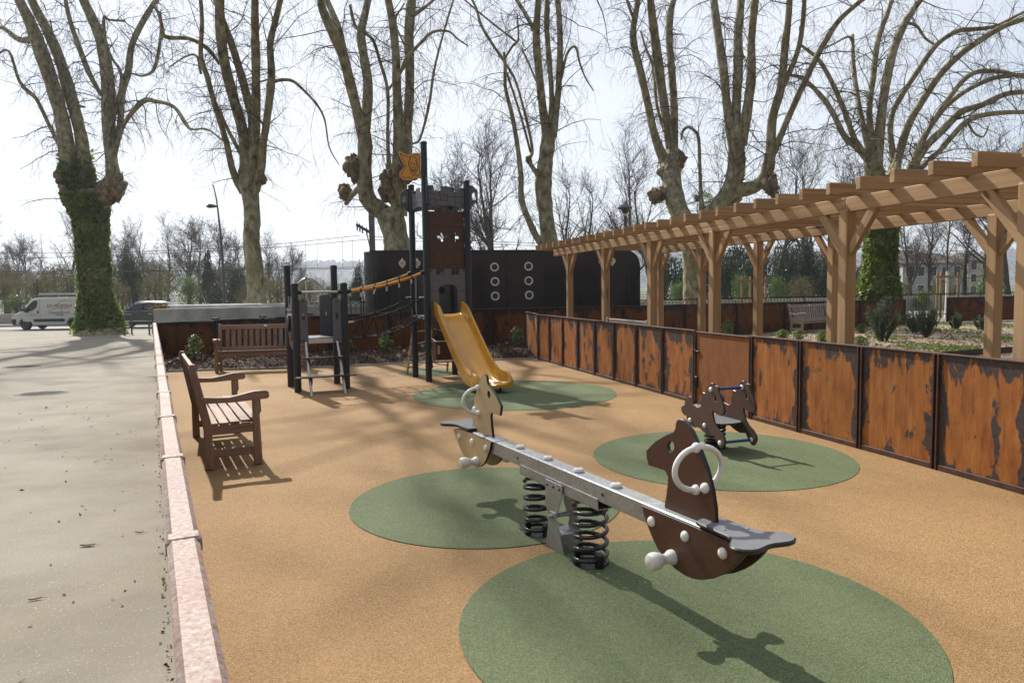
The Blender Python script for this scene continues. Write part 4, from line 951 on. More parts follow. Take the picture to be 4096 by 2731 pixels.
for sg, mt, lab in ((1, 'hpl_brown', 'brown horse head end'), (-1, 'hpl_beige', 'beige horse head end')):
    ex = np.array([sg, 0, 0.]); 
    mb = MB(); mb.prism([(a, b) for a, b in HEAD], (0, 0, 0), ex, Z, .020, [EYEH], .0035, 0, 1); hd = mb.build('horse_head', [M[mt], M['hpl_dark']], sw); hd['label'] = lab.replace(' end', ' board')
    for oy in (-1, 1):
        mb = MB(); mb.prism(BODY, (0, oy * (BW_ / 2 + .012), 0), ex, Z, .018, (), .003, 0, 1); bd = mb.build('body_board', [M[mt], M['hpl_dark']], sw)
        for px_, py_ in ((212, 950), (476, 1066), (772, 1198)):
            a, b = strace(z6([(px_, py_)]), -BW_ / 2 - .02)[0]; mb = MB(); mb.ball((sg * a, oy * (BW_ / 2 + .024), b), .026, 14, sq=(1, .7, 1)); mb.build('bolt_cap', M['white_plastic'], bd)
        a, b = strace(z6([(375, 1228)]), -BW_ / 2 - .02)[0]
        mb = MB(); y1 = oy * (BW_ / 2 + .02); mb.tube([(sg * a, y1 + oy * q_, b) for q_ in (0, .018, .035, .055, .075, .10, .125, .14, .147)], [.036, .036, .026, .022, .034, .042, .042, .034, .015], 16); mb.build('footrest', M['white_plastic'], bd)
        a0, b0 = strace(z6([(525, 375)]), -.02)[0]; a1, b1 = strace(z6([(575, 705)]), -.02)[0]; a2, b2 = strace(z6([(622, 690)]), -.02)[0]
        # ring handle: an arc that stands out from the head board
        mid_ = np.array([(a0 + a1) / 2, 0, (b0 + b1) / 2]); hh = (b0 - b1) / 2
        pts = [np.array([sg * (mid_[0] - .02 + .02 * math.cos(t)) , oy * (.012 + .155 * math.sin(t)), mid_[2] + hh * math.cos(t)]) for t in np.linspace(.0, math.pi, 15)]
        pts = [np.array([sg * mid_[0], oy * (.01 + .13 * math.sin(t)), mid_[2] + hh * 1.05 * math.cos(t)]) for t in np.linspace(.02, math.pi - .02, 17)]
        mb = MB(); mb.tube(pts, .0138, 12); hn = mb.build('handle', M['white_plastic'], hd)
        for e in (pts[0], pts[-1], (sg * a2, oy * .014, b2)): mb = MB(); mb.ball(e, .025, 12); mb.build('handle_mount', M['white_plastic'], hn)
    mb = MB(); mb.prism(SEAT, (0, 0, BZ1 + .014), ex, (0, 1, 0), .022, (), .006, 0, 1); se = mb.build('seat', [M['hpl_seat'], M['hpl_dark']], sw)
    for a, b in ((1.33, 0.045), (1.46, .05), (1.42, -.045)): mb = MB(); mb.lathe([(.010, 0), (.009, .004), (.004, .005)], (sg * a, b, BZ1 + .025), n=10); mb.build('screw', M['steel'], se)
    mb = MB(); mb.cyl((sg * (BODY[10][0] + .0), -BW_ / 2 - .02, .34), (sg * BODY[10][0], BW_ / 2 + .02, .34), .012, 10); mb.build('cross_rod', M['galv'], sw)

# ================================================================== twin-horse spring rider
z4 = lambda L: [(2600 + x * .3507, 1450 + y * .3507) for x, y in L]
rf = unit(np.array([.34, -.94, 0])); rb = np.array([-rf[1], rf[0], 0])            # facing direction; towards the far panel
RP = np.array([1.905, 6.80, 0]); RA = math.atan2(rf[1], rf[0])
RC = RP + rb * .178
def rtrace(L):
    o_ = []
    for x, y in z4(L):
        q = atplane(x, y, RP, rb) - RC; o_.append((np.dot(q, rf), q[2]))
    return o_
HORSE = rtrace([(680, 255), (692, 235), (712, 229), (732, 238), (742, 266), (758, 262), (775, 264), (790, 282), (786, 312), (800, 355), (818, 402), (838, 465), (852, 520), (856, 556), (842, 588), (822, 606), (800, 601), (762, 580), (722, 547), (722, 580), (732, 640), (746, 690), (780, 752), (825, 802), (855, 858), (864, 900), (860, 935), (838, 978), (820, 982), (805, 968), (776, 925), (745, 838), (715, 834), (678, 832), (640, 808), (600, 775), (575, 748), (545, 734), (512, 740), (480, 715), (440, 665), (424, 632), (422, 602), (396, 598), (374, 570), (364, 535), (366, 502), (380, 490), (400, 486), (404, 450), (420, 410), (444, 384), (468, 384), (490, 408), (500, 440), (505, 474), (530, 490), (560, 508), (580, 504), (592, 480), (582, 445), (586, 415), (600, 395), (598, 360), (610, 338), (634, 346), (648, 320), (650, 290), (662, 276)])
REYE = rtrace([(762 + 13 * math.cos(t), 415 + 26 * math.sin(t)) for t in np.linspace(0, 2 * math.pi, 11)[:-1]])
rd = thing('spring_rider', 'brown twin-horse spring rider with blue bars on a green disc', 'spring rider', (RC[0], RC[1], 0), RA)
yb = -.178                                                    # in local axes: x facing, y to the rider's left; near panel sits at y = sign * .178
yn = np.dot(RP - RC, np.array([-math.sin(RA), math.cos(RA), 0]))
for yy in (yn, -yn):
    mb = MB(); mb.prism(HORSE, (0, yy, 0), (1, 0, 0), Z, .020, [REYE], .0035, 0, 1); hb = mb.build('horse_board', [M['hpl_rider'], M['hpl_dark']], rd)
    for L in ([(706, 306)], [(468, 655)], [(633, 716)], [(811, 914)]):
        a, b = rtrace(L)[0]; mb = MB()
        for sg in (-1, 1): mb.ball((a, yy + sg * .012, b), .025, 12, sq=(1, .75, 1))
        mb.build('bolt_cap', M['white_plastic'], hb)
for L, nm in ([(706, 306)], 'hand_bar'), ([(811, 914)], 'foot_bar'):
    a, b = rtrace(L)[0]; mb = MB(); mb.cyl((a, yn, b), (a, -yn, b), .014, 12); mb.build(nm, M['blue_bar'], rd)
a, b = rtrace([(633, 690)])[0]; sz = rtrace([(560, 640)])[0][1] - .02
sx0 = rtrace([(430, 640)])[0][0]; sx1 = rtrace([(740, 620)])[0][0]
mb = MB(); w2 = abs(yn) - .011; mb.prism([(sx0, -w2), (sx1 - .05, -w2), (sx1 + .01, -w2 * .7), (sx1 + .03, 0), (sx1 + .01, w2 * .7), (sx1 - .05, w2), (sx0, w2)], (0, 0, sz), (1, 0, 0), (0, 1, 0), .018, (), .004, 0, 1); se = mb.build('seat', [M['hpl_seat'], M['hpl_dark']], rd)
for x in (.3, .6): mb = MB(); mb.ball((sx0 * (1 - x) + sx1 * x, .03, sz + .010), .010, 8, sq=(1, 1, .5)); mb.build('bolt', M['steel'], se)
scx = (sx0 + sx1) / 2 - .02
mb = MB(); mb.box((scx, 0, sz - .03), (.20, .20, .035), ch=.006); mb.build('seat_plate', M['black_plastic'], rd)
mb = MB(); mb.tube(coil(scx, 0, .095, 0, sz - .045, 5.4, .013), .013, 10); sp = mb.build('spring', M['spring'], rd, smooth=60)
mb = MB(); mb.lathe([(.11, 0), (.11, .008), (.05, .010)], (scx, 0, 0), n=24); mb.box((scx + .09, 0, .03), (.05, .05, .06), ch=.01); mb.build('base_plate', M['black_plastic'], sp)

# ================================================================== benches
def make_bench(label, loc_, rot, L=1.75, wood_='teak', group='slatted garden benches'):
    """local x along the bench, -y is the front, origin under its middle"""
    b = thing('bench', label, 'bench', loc_, rot, group)
    mx, my, mz = M[wood_ + '_x'], M[wood_ + '_y'], M[wood_ + '_z']; D = .50
    for sx in (-1, 1):
        x = sx * (L / 2 - .035)
        mb = MB(); mb.prism([(D / 2 - .075, 0), (D / 2, 0), (D / 2 - .005, .36), (D / 2 + .10, .93), (D / 2 + .085, .965), (D / 2 + .045, .965), (D / 2 - .075, .40)], (x, 0, 0), (0, 1, 0), Z, .062, (), .005)
        mb.build('leg', mz, b); b.children[-1]['label'] = 'tall rear leg with back post'
        mb = MB(); mb.prism([(-D / 2, 0), (-D / 2 + .075, 0), (-D / 2 + .07, .615), (-D / 2, .615), (-D / 2 - .004, .50), (-D / 2 + .012, .47)], (x, 0, 0), (0, 1, 0), Z, .062, (), .005)
        mb.build('leg', mz, b)
        top = [(-D / 2 - .075, .675), (-D / 2 - .05, .69), (-D / 2 + .06, .688), (-D / 2 + .16, .668), (-D / 2 + .27, .648), (-D / 2 + .36, .652), (D / 2 + .02, .668)]
        mb = MB(); mb.prism(top + [(D / 2 - .01, .606), (-D / 2 + .25, .60), (-D / 2 - .06, .612), (-D / 2 - .082, .63)], (x, 0, 0), (0, 1, 0), Z, .075, (), .006); mb.build('armrest', my, b)
        mb = MB(); mb.box((x, .0, .355), (.045, D - .13, .085), ch=.004); mb.build('seat_rail', my, b)
        mb = MB(); mb.box((x, .0, .14), (.045, D - .13, .075), ch=.004); mb.build('stretcher', my, b)
    mb = MB(); mb.box((0, -D / 2 + .045, .37), (L - .13, .028, .085), ch=.004); mb.build('front_rail', mx, b)
    zs_ = [.428, .420, .413, .409, .408]
    for k in range(5):
        y = -D / 2 + .045 + k * .092; mb = MB(); mb.box((0, y, zs_[k]), (L - (.13 if k in (0,) else .02), .080, .022), ch=.003); o = mb.build('seat_slat', mx, b)
    def bp(z): return D / 2 - .035 + (z - .4) * .18
    sl = unit(np.array([0, .18, 1.0])); axb = np.array([[1, 0, 0], np.cross(sl, [1, 0, 0]), sl])
    for z, hgt in ((.455, .075), (.895, .095)):
        mb = MB(); mb.box((0, bp(z), z), (L - .13, .034, hgt), axb, .004); mb.build('back_rail', mx, b)
    n = int((L - .2) / .118)
    for k in range(n):
        x = (k - (n - 1) / 2) * .118; zc = (.49 + .85) / 2; mb = MB(); mb.box((x, bp(zc), zc), (.075, .016, .385), axb, .003); mb.build('back_slat', mz, b)
    mb = MB(); mb.box((.05, bp(.90) - .021, .915), (.065, .003, .035), axb); mb.build('plaque', M['white_plastic'], b)
    return b
# near bench: measured feet
bl_, bf_ = np.array([-2.776, 6.392]), np.array([-3.598, 7.989]); bd_ = unit(bf_ - bl_); bn_ = np.array([bd_[1], -bd_[0]])       # bn_ = the way it faces
bc = (bl_ + bf_) / 2 + bn_ * .235
make_bench('brown teak bench standing alone near the low coping wall', (bc[0], bc[1], 0.006), math.atan2(-bd_[1], -bd_[0]) + math.pi if False else math.atan2(bd_[1], bd_[0]) + 0, L=1.80)
q0, q1 = np.array([-5.98, 14.35]), np.array([-4.24, 14.72]); qd = unit(q1 - q0); qc = (q0 + q1) / 2 + np.array([-qd[1], qd[0]]) * .23
make_bench('brown teak bench by the mulch bed, half behind the small tower', (qc[0], qc[1], 0.004), math.atan2(qd[1], qd[0]), L=1.78)
gm_ = pa + pd * 4.05 + pn_ * .30; gb_ = make_bench('grey weathered bench under the pergola, only its back showing', (gm_[0], gm_[1], 0.004), math.atan2(pn_[0], -pn_[1]), L=1.76, wood_='grey'); gb_.scale = (1, 1, 1.08)
h0, h1 = at(3150, 1337), at(3375, 1322); hd_ = unit((h1 - h0)[:2]); hc = (h0 + h1)[:2] / 2
make_bench('grey weathered garden bench against the dark back wall', (hc[0], hc[1] + .12, 0.004), math.atan2(hd_[1], hd_[0]), L=1.95, wood_='grey')

# ================================================================== small things on and around the plaza
def cover(px, py, r_, label):
    Y = 12.0
    for _ in range(12): p = atY(px, py, Y); Y *= (EYE - zp(Y)) / (EYE - p[2]); Y = float(np.clip(Y, 3, 60))
    p = atY(px, py, Y); c = thing('manhole_cover', label, 'manhole cover', (p[0], p[1], zp(Y)), 0, 'round covers set in the plaza')
    sl = (zp(Y + .5) - zp(Y - .5)); c.rotation_euler = (math.atan(sl), 0, 0)
    mb = MB(); mb.lathe([(r_, 0), (r_, .006), (r_ - .05, .006), (r_ - .055, .003)], n=40); mb.build('frame', M['cast'], c)
    mb = MB(); mb.lathe([(r_ - .06, 0), (r_ - .06, .005)], n=40); ld = mb.build('lid', M['cast'], c)
    mb = MB(); k = 0
    for x in np.arange(-r_, r_, .055):
        for y in np.arange(-r_, r_, .055):
            if math.hypot(x, y) < r_ - .09: mb.box((x + .012 * ((k % 2)), y, .007), (.028, .028, .005)); k += 1
    mb.build('tread', M['cast'], ld)['kind'] = 'stuff'
cover(168, 1574, .40, 'nearest round iron manhole cover in the plaza paving')
cover(86, 1466, .42, 'farther round iron manhole cover in tree shadow on the plaza')
mbl = MB()
lr = [[(x, y * (1 - (x / .1) ** 2) ** .5 * (1 + .25 * math.sin(x * 90)), .004 + .9 * y * y * 6 + .25 * x * x * 8) for y in np.linspace(-.05, .05, 5)] for x in np.linspace(-.095, .095, 8)]
mbl.loft(lr, closed=False, cap=False); mbl.tube([(.09, 0, .02), (.14, .01, .012), (.17, .02, .006)], .003, 4)
LEAF = mbl.mesh('fallen_leaf', M['deadleaf'], 0); LEAFP = mbl.mesh('fallen_leaf', M['paleleaf'], 0)
def on_plaza(px, py):
    Y = 8.0
    for _ in range(20): p = atY(px, py, Y); Y = float(np.clip(Y * (EYE - zp(Y)) / (EYE - p[2]), 1.5, 60))
    p = atY(px, py, Y); return np.array([p[0], p[1], zp(Y) + .003])
LL_ = ['dry leaf on the plaza level with the near bench', 'pale curled leaf nearest the coping wall, right of the others', 'dark curled leaf on the plaza below the pale one', 'small leaf on the plaza between manhole cover and bench', 'small leaf just in front of the nearest manhole cover', 'leaf at the left edge of the plaza, lowest of all', 'leaf tucked against the outer face of the coping wall']
for k, (px, py) in enumerate([(384, 1846), (557, 2132), (350, 2185), (365, 1706), (185, 1632), (140, 2400), (655, 2330)]):
    o = link('fallen_leaf', LEAF, None, on_plaza(px, py), random.uniform(0, 6), (random.uniform(.25, .42),) * 3)
    o.scale[1] *= random.uniform(.35, .9); o.scale[2] *= random.uniform(.5, 1.6); o.data = LEAF if k % 3 else LEAFP; tag(o, LL_[k], 'leaf', 'dry leaves on the plaza')
# crumbs and dirt along the wall foot
N = 260; t_ = rng.random(N); yy = 1.2 + 9 * t_ ** 1.6; pts = np.stack([[wallx(y) - .045 - abs(rng.normal(0, .018)) for y in yy], yy, [zp(y) + .004 for y in yy]], -1)
tag(leaves('debris', pts, np.tile([0, 0, 1.0], (N, 1)), rng.uniform(.004, .014, N), M['deadleaf'], None, 'stuff', 1.4, .6), 'dark crumbs of leaf debris along the foot of the coping wall', 'debris')
N = 500; X_ = rng.uniform(-7, -1, N); Yd = rng.uniform(2.2, 11, N); kp = X_ < np.array([wallx(y) - .15 for y in Yd]); X_, Yd = X_[kp], Yd[kp]
tag(leaves('debris', np.stack([X_, Yd, [zp(y) + .004 for y in Yd]], -1), np.tile([0, 0, 1.0], (len(X_), 1)), rng.uniform(.004, .016, len(X_)), M['deadleaf'], None, 'stuff', 2.6, .4), 'bits of twig and leaf scattered over the plaza concrete', 'debris')
# bicycle racks by the ivy tree
def on_pz(px, py): p = on_plaza(px, py); return p
for k, ((x0, y0), (x1, y1), hpx, lab) in enumerate([((499, 1342), (528, 1338), 83, 'dark steel bicycle rack right beside the ivy tree'), ((598, 1340), (612, 1336), 83, 'dark steel bicycle rack at the end of the coping wall')]):
    p, q = on_pz(x0, y0), on_pz(x1, y1); h = hpx * p[1] / FPX
    t = thing('bicycle_rack', lab, 'bicycle rack', p, 0, 'bicycle racks at the plaza edge')
    for e in (p, q): mb = MB(); mb.box(e + [0, 0, h / 2 - .03], (.075, .05, h + .06), ch=.006); mb.build('upright', M['lamp_metal'], t, world=True)
    mb = MB(); mb.bar(p + [0, 0, h], q + [0, 0, h], .05, .05, ch=.006); mb.build('top_bar', M['lamp_metal'], t, world=True)
    mb = MB(); mb.bar(p + [0, 0, h * .45], q + [0, 0, h * .45], .03, .06, ch=.006); mb.build('cross_bar', M['lamp_metal'], t, world=True)
# low light bollards whose heads show above the back wall
for (px, py, Y, lab) in ((862, 1275, 18.0, 'left dark bollard light peeking over the back wall'), (1052, 1266, 18.6, 'middle dark bollard light peeking over the back wall'), (1238, 1257, 19.0, 'right dark bollard light behind the small tower')):
    p = atY(px, py, Y); t = thing('bollard_light', lab, 'bollard light', (p[0], p[1], -.14), 0, 'bollard lights behind the back wall')
    mb = MB(); mb.box((0, 0, (p[2] + .1) / 2), (.07, .07, p[2] + .1), ch=.005); mb.build('post', M['iron'], t)
    mb = MB(); mb.box((0, 0, p[2] + .145), (.15, .16, .045), ch=.006); mb.build('head', M['iron'], t)
# young box plants in front of the back wall
def bush(name, label, loc_, w_, h_, mat, n=900, size=(.02, .04), up=.5, cat='shrub', group=None, stems=5, aspect=2.2, stem_mat=None):
    t = thing(name, label, cat, loc_, random.uniform(0, 6), group)
    a = rng.uniform(0, 2 * math.pi, n); u = rng.random(n) ** .6; z = rng.random(n)
    prof = np.sin(np.pi * np.clip(z * .85 + .12, 0, 1)) ** .7
    lump = 1 + .25 * np.sin(a * 3 + z * 5) + .15 * np.sin(a * 5 - z * 9)
    r_ = w_ / 2 * u * prof * lump
    P = np.stack([r_ * np.cos(a), r_ * np.sin(a), z * h_], -1); nn = np.stack([np.cos(a), np.sin(a), np.full(n, up)], -1)
    leaves('foliage', P, nn, rng.uniform(*size, n), mat, t, None, aspect, .7)
    S0_ = np.zeros((stems, 3)); aa = rng.uniform(0, 6.28, stems); ends = np.stack([np.cos(aa) * w_ * .3, np.sin(aa) * w_ * .3, np.full(stems, h_ * .85)], -1)
    ts = np.linspace(0, 1, 4)[None, :, None]; PL = S0_[:, None] * (1 - ts) + ends[:, None] * ts ** np.array([1.6, 1.6, 1])
    V, Q = batch_tubes(PL, np.tile(np.array([.008, .006, .004, .002]) * h_ ** .5, (stems, 1)), 4); o = link('stems', mesh_np('stems', V, Q, None, stem_mat or M['twig']), t)
    return t
for px, py, Y, w_, h_, lab in ((780, 1425, 16.0, .40, .62, 'small young shrub in the mulch left of the back bench'), (1540, 1405, 17.2, .42, .50, 'small young shrub in the mulch under the rope bridge'), (2065, 1405, 18.2, .46, .58, 'small young shrub in the mulch beside the slide'), (1395, 1420, 17.0, .3, .4, 'tiny young shrub in the mulch behind the small tower'), (2910, 1310, 19.5, .42, .62, 'young shrub against the dark wall under the pergola'), (2790, 1320, 18.5, .3, .35, 'low leafy shoot by the foot of a rear pergola post')):
    p = atY(px, py, Y); bush('young_shrub', lab, (p[0], p[1], .08), w_, h_, M['laurel'], 500, (.018, .034), .8, 'shrub', 'young shrubs along the back wall')

# ================================================================== plane trees
def grow(S, D, L, r0, K, droop, wob, taper=.35):
    """batch of branches: starts S, directions D, lengths L -> polylines [N,K,3], radii [N,K]"""
    N = len(S); P = np.zeros((N, K, 3)); P[:, 0] = S; d = D / (np.linalg.norm(D, axis=1, keepdims=True) + 1e-9); st = (L / (K - 1))[:, None]
    for k in range(1, K):
        d = d + rng.normal(0, wob, (N, 3)) + np.array([0, 0, -1.0]) * (droop if np.ndim(droop) == 0 else droop[:, None])
        d /= np.linalg.norm(d, axis=1, keepdims=True) + 1e-9; P[:, k] = P[:, k - 1] + d * st
    rad = r0[:, None] * np.linspace(1, taper, K)[None]; return P, rad
def spawn(P, rad, per, t0, t1, spread, updir, rscale):
    """children along a batch of polylines"""
    N, K, _ = P.shape; n = N * per; i = np.repeat(np.arange(N), per); t = rng.uniform(t0, t1, n) * (K - 1); k = np.minimum(t.astype(int), K - 2); f = (t - k)[:, None]
    S = P[i, k] * (1 - f) + P[i, k + 1] * f; T_ = P[i, k + 1] - P[i, k]; T_ /= np.linalg.norm(T_, axis=1, keepdims=True) + 1e-9
    D = T_ * (1 - spread) + rng.normal(0, 1, (n, 3)) * spread + np.array([0, 0, updir]); r = (rad[i, k] * (1 - f[:, 0]) + rad[i, k + 1] * f[:, 0]) * rscale
    return S, D, r
def plane_tree(label, Y0, limbs, scale, off, base_px, dens=1.7, ivy=None, seed=1, cat='tree', zb=None, twig_min_z=4.6, trunkmat='bark', spreadY=2.4, name='plane_tree', burrs=()):
    global rng; rng = np.random.default_rng(seed)
    ctl = []
    for L in limbs:
        ctl.append(np.array([(off[0] + x * scale, off[1] + y * scale, r * scale) for x, y, r in L], float))
    b = atY(*base_px, Y0); zb = b[2] if zb is None else zb
    t = thing(name, label, cat, (b[0], b[1], zb), 0, 'plane trees'); o = np.array([b[0], b[1], zb])
    px_all, dep_all = [], []; polys = []
    for li, C in enumerate(ctl):
        C = cr(C, 4); n = len(C); C[:, 2] = np.maximum(C[:, 2], 1.0)
        if li == 0 or not px_all: d0 = 0.0
        else:
            A = np.concatenate(px_all); Dp = np.concatenate(dep_all); j = np.argmin(((A[:, :2] - C[0, :2]) ** 2).sum(1)); d0 = Dp[j]
        d1 = 0.0 if li == 0 else rng.uniform(-spreadY, spreadY)
        if li and n and C[0, 1] > C[-1, 1]: pass
        f = np.linspace(0, 1, n); dep = d0 + d1 * f ** 1.2
        px_all.append(C); dep_all.append(dep)
        P = np.array([atY(x, y, Y0 + d) for (x, y, _), d in zip(C, dep)]); r = np.array([rpx(q, Y0 + d) for q, d in zip(C[:, 2], dep)])
        r = r * (1 + rng.normal(0, .035, n)); polys.append((P, r))
    mb = MB()
    for k, (P, r) in enumerate(polys): mb.tube(P - o, r, 14 if k == 0 else 9)
    mb.build('trunk', M[trunkmat], t, smooth=80)
    # leaders go on above the frame
    ends = [(P, r) for (P, r), C in zip(polys, px_all) if C[-1, 1] < 0 and r[-1] > .04]; ext = []
    parts = []; allP, allr = [], []
    if ends:
        S = np.array([P[-1] for P, r in ends]); D = np.array([unit(P[-1] - P[-4]) * .6 + np.array([0, 0, .45]) + rng.normal(0, .38, 3) * [1, 1, 0] + unit((P[-1] - o) * [1, 1, 0]) * .2 for P, r in ends]); r0 = np.array([r[-1] for P, r in ends])
        EP, Er = grow(S, D, rng.uniform(6.5, 10.0, len(S)), r0, 9, -.015, .09, .25); parts.append(batch_tubes(EP - o, Er, 7))
        S2, D2, r2 = spawn(EP, Er, 4, .1, .85, .6, .45, .6); E2, R2 = grow(S2, D2, rng.uniform(3.0, 6.0, len(S2)), r2, 9, -.01, .12, .25); parts.append(batch_tubes(E2 - o, R2, 5))
        ext = [(EP, Er), (E2, R2)]
    # resample limbs to 9 points so they can spawn in one batch
    LP, LR, W = [], [], []
    for k, (P, r) in enumerate(polys):
        s = np.concatenate([[0], np.cumsum(np.linalg.norm(np.diff(P, axis=0), axis=1))])
        if k == 0 or s[-1] < 1.7: continue
        m = max(1, int(s[-1] / 2.2))
        for q in range(m):
            tt = np.linspace(q / m, (q + 1) / m, 9) * s[-1]; LP.append(np.stack([np.interp(tt, s, P[:, i]) for i in range(3)], -1)); LR.append(np.interp(tt, s, r))
    LP, LR = np.array(LP), np.array(LR); keep = LP[:, -1, 2] > twig_min_z; LP, LR = LP[keep], LR[keep]
    if ext: LP = np.concatenate([LP] + [e[0] for e in ext]); LR = np.concatenate([LR] + [e[1] for e in ext])
    S, D, r = spawn(LP, LR, max(1, round(2.0 * dens)), 0, 1, .75, .35, .28); r = np.clip(r, .012, .030) * (Y0 / 36)
    B1, R1 = grow(S, D, rng.uniform(.8, 2.8, len(S)), r, 8, .09, .18, .3); parts.append(batch_tubes(B1 - o, R1, 4))
    S, D, r = spawn(B1, R1, 5, .15, 1, .6, -.1, .6); B2, R2 = grow(S, D, rng.uniform(.5, 1.7, len(S)), np.clip(r, .005, .013), 7, .20, .22, .4); parts.append(batch_tubes(B2 - o, R2, 3))
    S, D, r = spawn(B2, R2, 3, .2, 1, .6, -.25, .7); B3, R3 = grow(S, D, rng.uniform(.25, .95, len(S)), np.clip(r, .0035, .0065), 5, .24, .20, .5); parts.append(batch_tubes(B3 - o, R3, 3))
    for bx, by, br in burrs:
        j = np.argmin(((np.concatenate(px_all)[:, :2] - [bx, by]) ** 2).sum(1)); c_ = atY(bx, by, Y0 + np.concatenate(dep_all)[j] - rpx(br, Y0) * .3) - o; R0 = rpx(br, Y0); mb = MB()
        m_, n_ = 10, 16; ph = rng.uniform(0, 6.28, 6); rg = []
        for a_ in range(m_ + 1):
            th_ = math.pi * a_ / m_; rg.append([tuple(c_ + R0 * (1 + .22 * math.sin(3 * f_ + ph[0] + 2 * th_) + .16 * math.sin(5 * f_ - 4 * th_ + ph[1]) + .10 * math.sin(9 * f_ + 7 * th_ + ph[2]) + rng.normal(0, .04)) * np.array([math.sin(th_) * math.cos(f_), math.sin(th_) * math.sin(f_), -1.15 * math.cos(th_)])) for f_ in np.linspace(0, 6.283, n_, endpoint=False)])
        mb.loft(rg); mb.build('burr', M['burr'], t, smooth=70)
    V, Q = join_np(parts); link('crown', mesh_np('crown', V, Q, None, M['twig']), t)
    if ivy:
        z0, z1, n, sz = ivy; pts, nn = [], []
        for (P, r), wgt in zip(polys[:ivy_limbs], [1] * 9):
            s = rng.random(n) * (len(P) - 1); k = s.astype(int); f = (s - k)[:, None]; k2 = np.minimum(k + 1, len(P) - 1)
            c = P[k] * (1 - f) + P[k2] * f; rr = (r[k] * (1 - f[:, 0]) + r[k2] * f[:, 0]); a = rng.uniform(0, 6.283, n); d = np.stack([np.cos(a), np.sin(a), np.zeros(n)], -1)
            q = c + d * (rr * rng.uniform(.93, 1.22, n))[:, None]; ok = (q[:, 2] > z0 + rng.exponential(.55, n)) & (q[:, 2] < z1 + rng.normal(0, .5, n)); pts.append(q[ok]); nn.append(d[ok])
        pts = np.concatenate(pts); nn = np.concatenate(nn); leaves('ivy', pts - o, nn, rng.uniform(*sz, len(pts)), M['ivy'], t, None, 1.1, .75)
    return t
ivy_limbs = 3
Y1 = 38.5
plane_tree('old plane tree on the plaza with its thick trunk wrapped in ivy', Y1, [
    [(454, 1530, 150), (452, 1505, 122), (449, 1475, 98), (445, 1440, 82), (440, 1390, 72), (430, 1330, 62), (422, 1200, 60), (412, 1080, 58), (404, 980, 62), (390, 920, 74), (372, 870, 76)],
    [(350, 900, 50), (322, 800, 45), (305, 700, 36), (280, 540, 30), (232, 370, 30), (180, 220, 30), (135, 100, 24), (95, 20, 20), (60, -60, 16)],
    [(380, 900, 45), (376, 740, 34), (365, 620, 26), (325, 460, 26), (265, 260, 23), (205, 125, 20), (155, 30, 18), (120, -60, 15)],
    [(420, 930, 42), (470, 880, 40), (508, 830, 34), (500, 730, 26), (486, 560, 28), (482, 360, 27), (456, 200, 25), (420, 100, 21), (372, 0, 18), (335, -80, 14)],
    [(505, 710, 16), (538, 560, 14), (546, 430, 14), (575, 320, 14), (592, 200, 13), (650, 80, 12), (712, -15, 10)],
    [(520, 660, 10), (560, 550, 9), (640, 455, 12), (700, 455, 9), (780, 480, 8), (830, 552, 9), (860, 580, 5), (930, 580, 4), (1010, 640, 3)],
    [(285, 690, 10), (220, 560, 8), (160, 440, 8), (90, 370, 7), (40, 230, 5), (-20, 250, 4)],
    [(455, 430, 9), (400, 330, 11), (350, 200, 11), (310, 80, 9), (288, -30, 8)],
    [(160, 170, 14), (90, 180, 12), (20, 130, 9), (-50, 115, 7)],
    [(505, 560, 8), (545, 350, 7), (500, 260, 6), (470, 180, 9), (466, 80, 7), (490, 90, 5), (560, 95, 5)],
    [(380, 480, 5), (350, 470, 6), (330, 420, 4), (250, 200, 4), (225, 90, 3)],
    [(690, 20, 5), (720, 100, 6), (715, 200, 7), (690, 310, 7), (640, 340, 5), (590, 330, 4)],
    [(540, 865, 18), (548, 862, 10)], [(285, 800, 16), (270, 770, 12)]],
    .893, (0, 0), (400, 1338), dens=2.9, ivy=(-.35, 8.0, 8500, (.11, .27)), seed=11, burrs=((452, 748, 44), (425, 775, 34), (262, 712, 34), (280, 770, 38)))
plane_tree('second plane tree from the left, bare forked trunk behind the concrete wall', 25.0, [
    [(1152, 1470, 52), (1150, 1350, 42), (1142, 1220, 38), (1126, 1080, 37), (1130, 980, 34), (1122, 880, 36), (1112, 820, 46), (1112, 750, 38)],
    [(1105, 780, 30), (1090, 600, 24), (1040, 420, 22), (1000, 250, 22), (985, 80, 22), (985, -60, 18)],
    [(1120, 760, 26), (1132, 560, 19), (1105, 430, 18), (1060, 270, 17), (1020, 150, 15), (985, 60, 13), (950, -60, 10)],
    [(1130, 780, 26), (1145, 560, 20), (1146, 300, 19), (1142, 100, 17), (1142, -60, 14)],
    [(1135, 850, 28), (1170, 760, 18), (1180, 640, 16), (1195, 540, 16), (1216, 350, 17), (1210, 200, 14), (1232, 100, 13), (1256, 0, 12), (1262, -80, 10)],
    [(1095, 860, 24), (1045, 770, 16), (1012, 630, 13), (962, 470, 12), (930, 350, 12), (900, 250, 10), (905, 100, 9), (895, -50, 8)],
    [(985, 290, 7), (930, 220, 9), (850, 175, 8), (740, 165, 9), (725, 110, 6), (718, 60, 3)],
    [(1078, 690, 9), (1020, 580, 8), (985, 500, 6), (940, 400, 4)],
    [(1216, 400, 9), (1232, 365, 8), (1300, 360, 7), (1350, 395, 6), (1420, 470, 5), (1455, 540, 4), (1475, 660, 3), (1520, 740, 2)],
    [(1180, 800, 14), (1186, 802, 8)], [(900, 330, 6), (880, 250, 5), (830, 255, 4), (760, 300, 3)]],
    .893, (0, 0), (1030, 1240), dens=2.9, seed=12, burrs=((1050, 718, 15), (968, 690, 14)), zb=-.35)
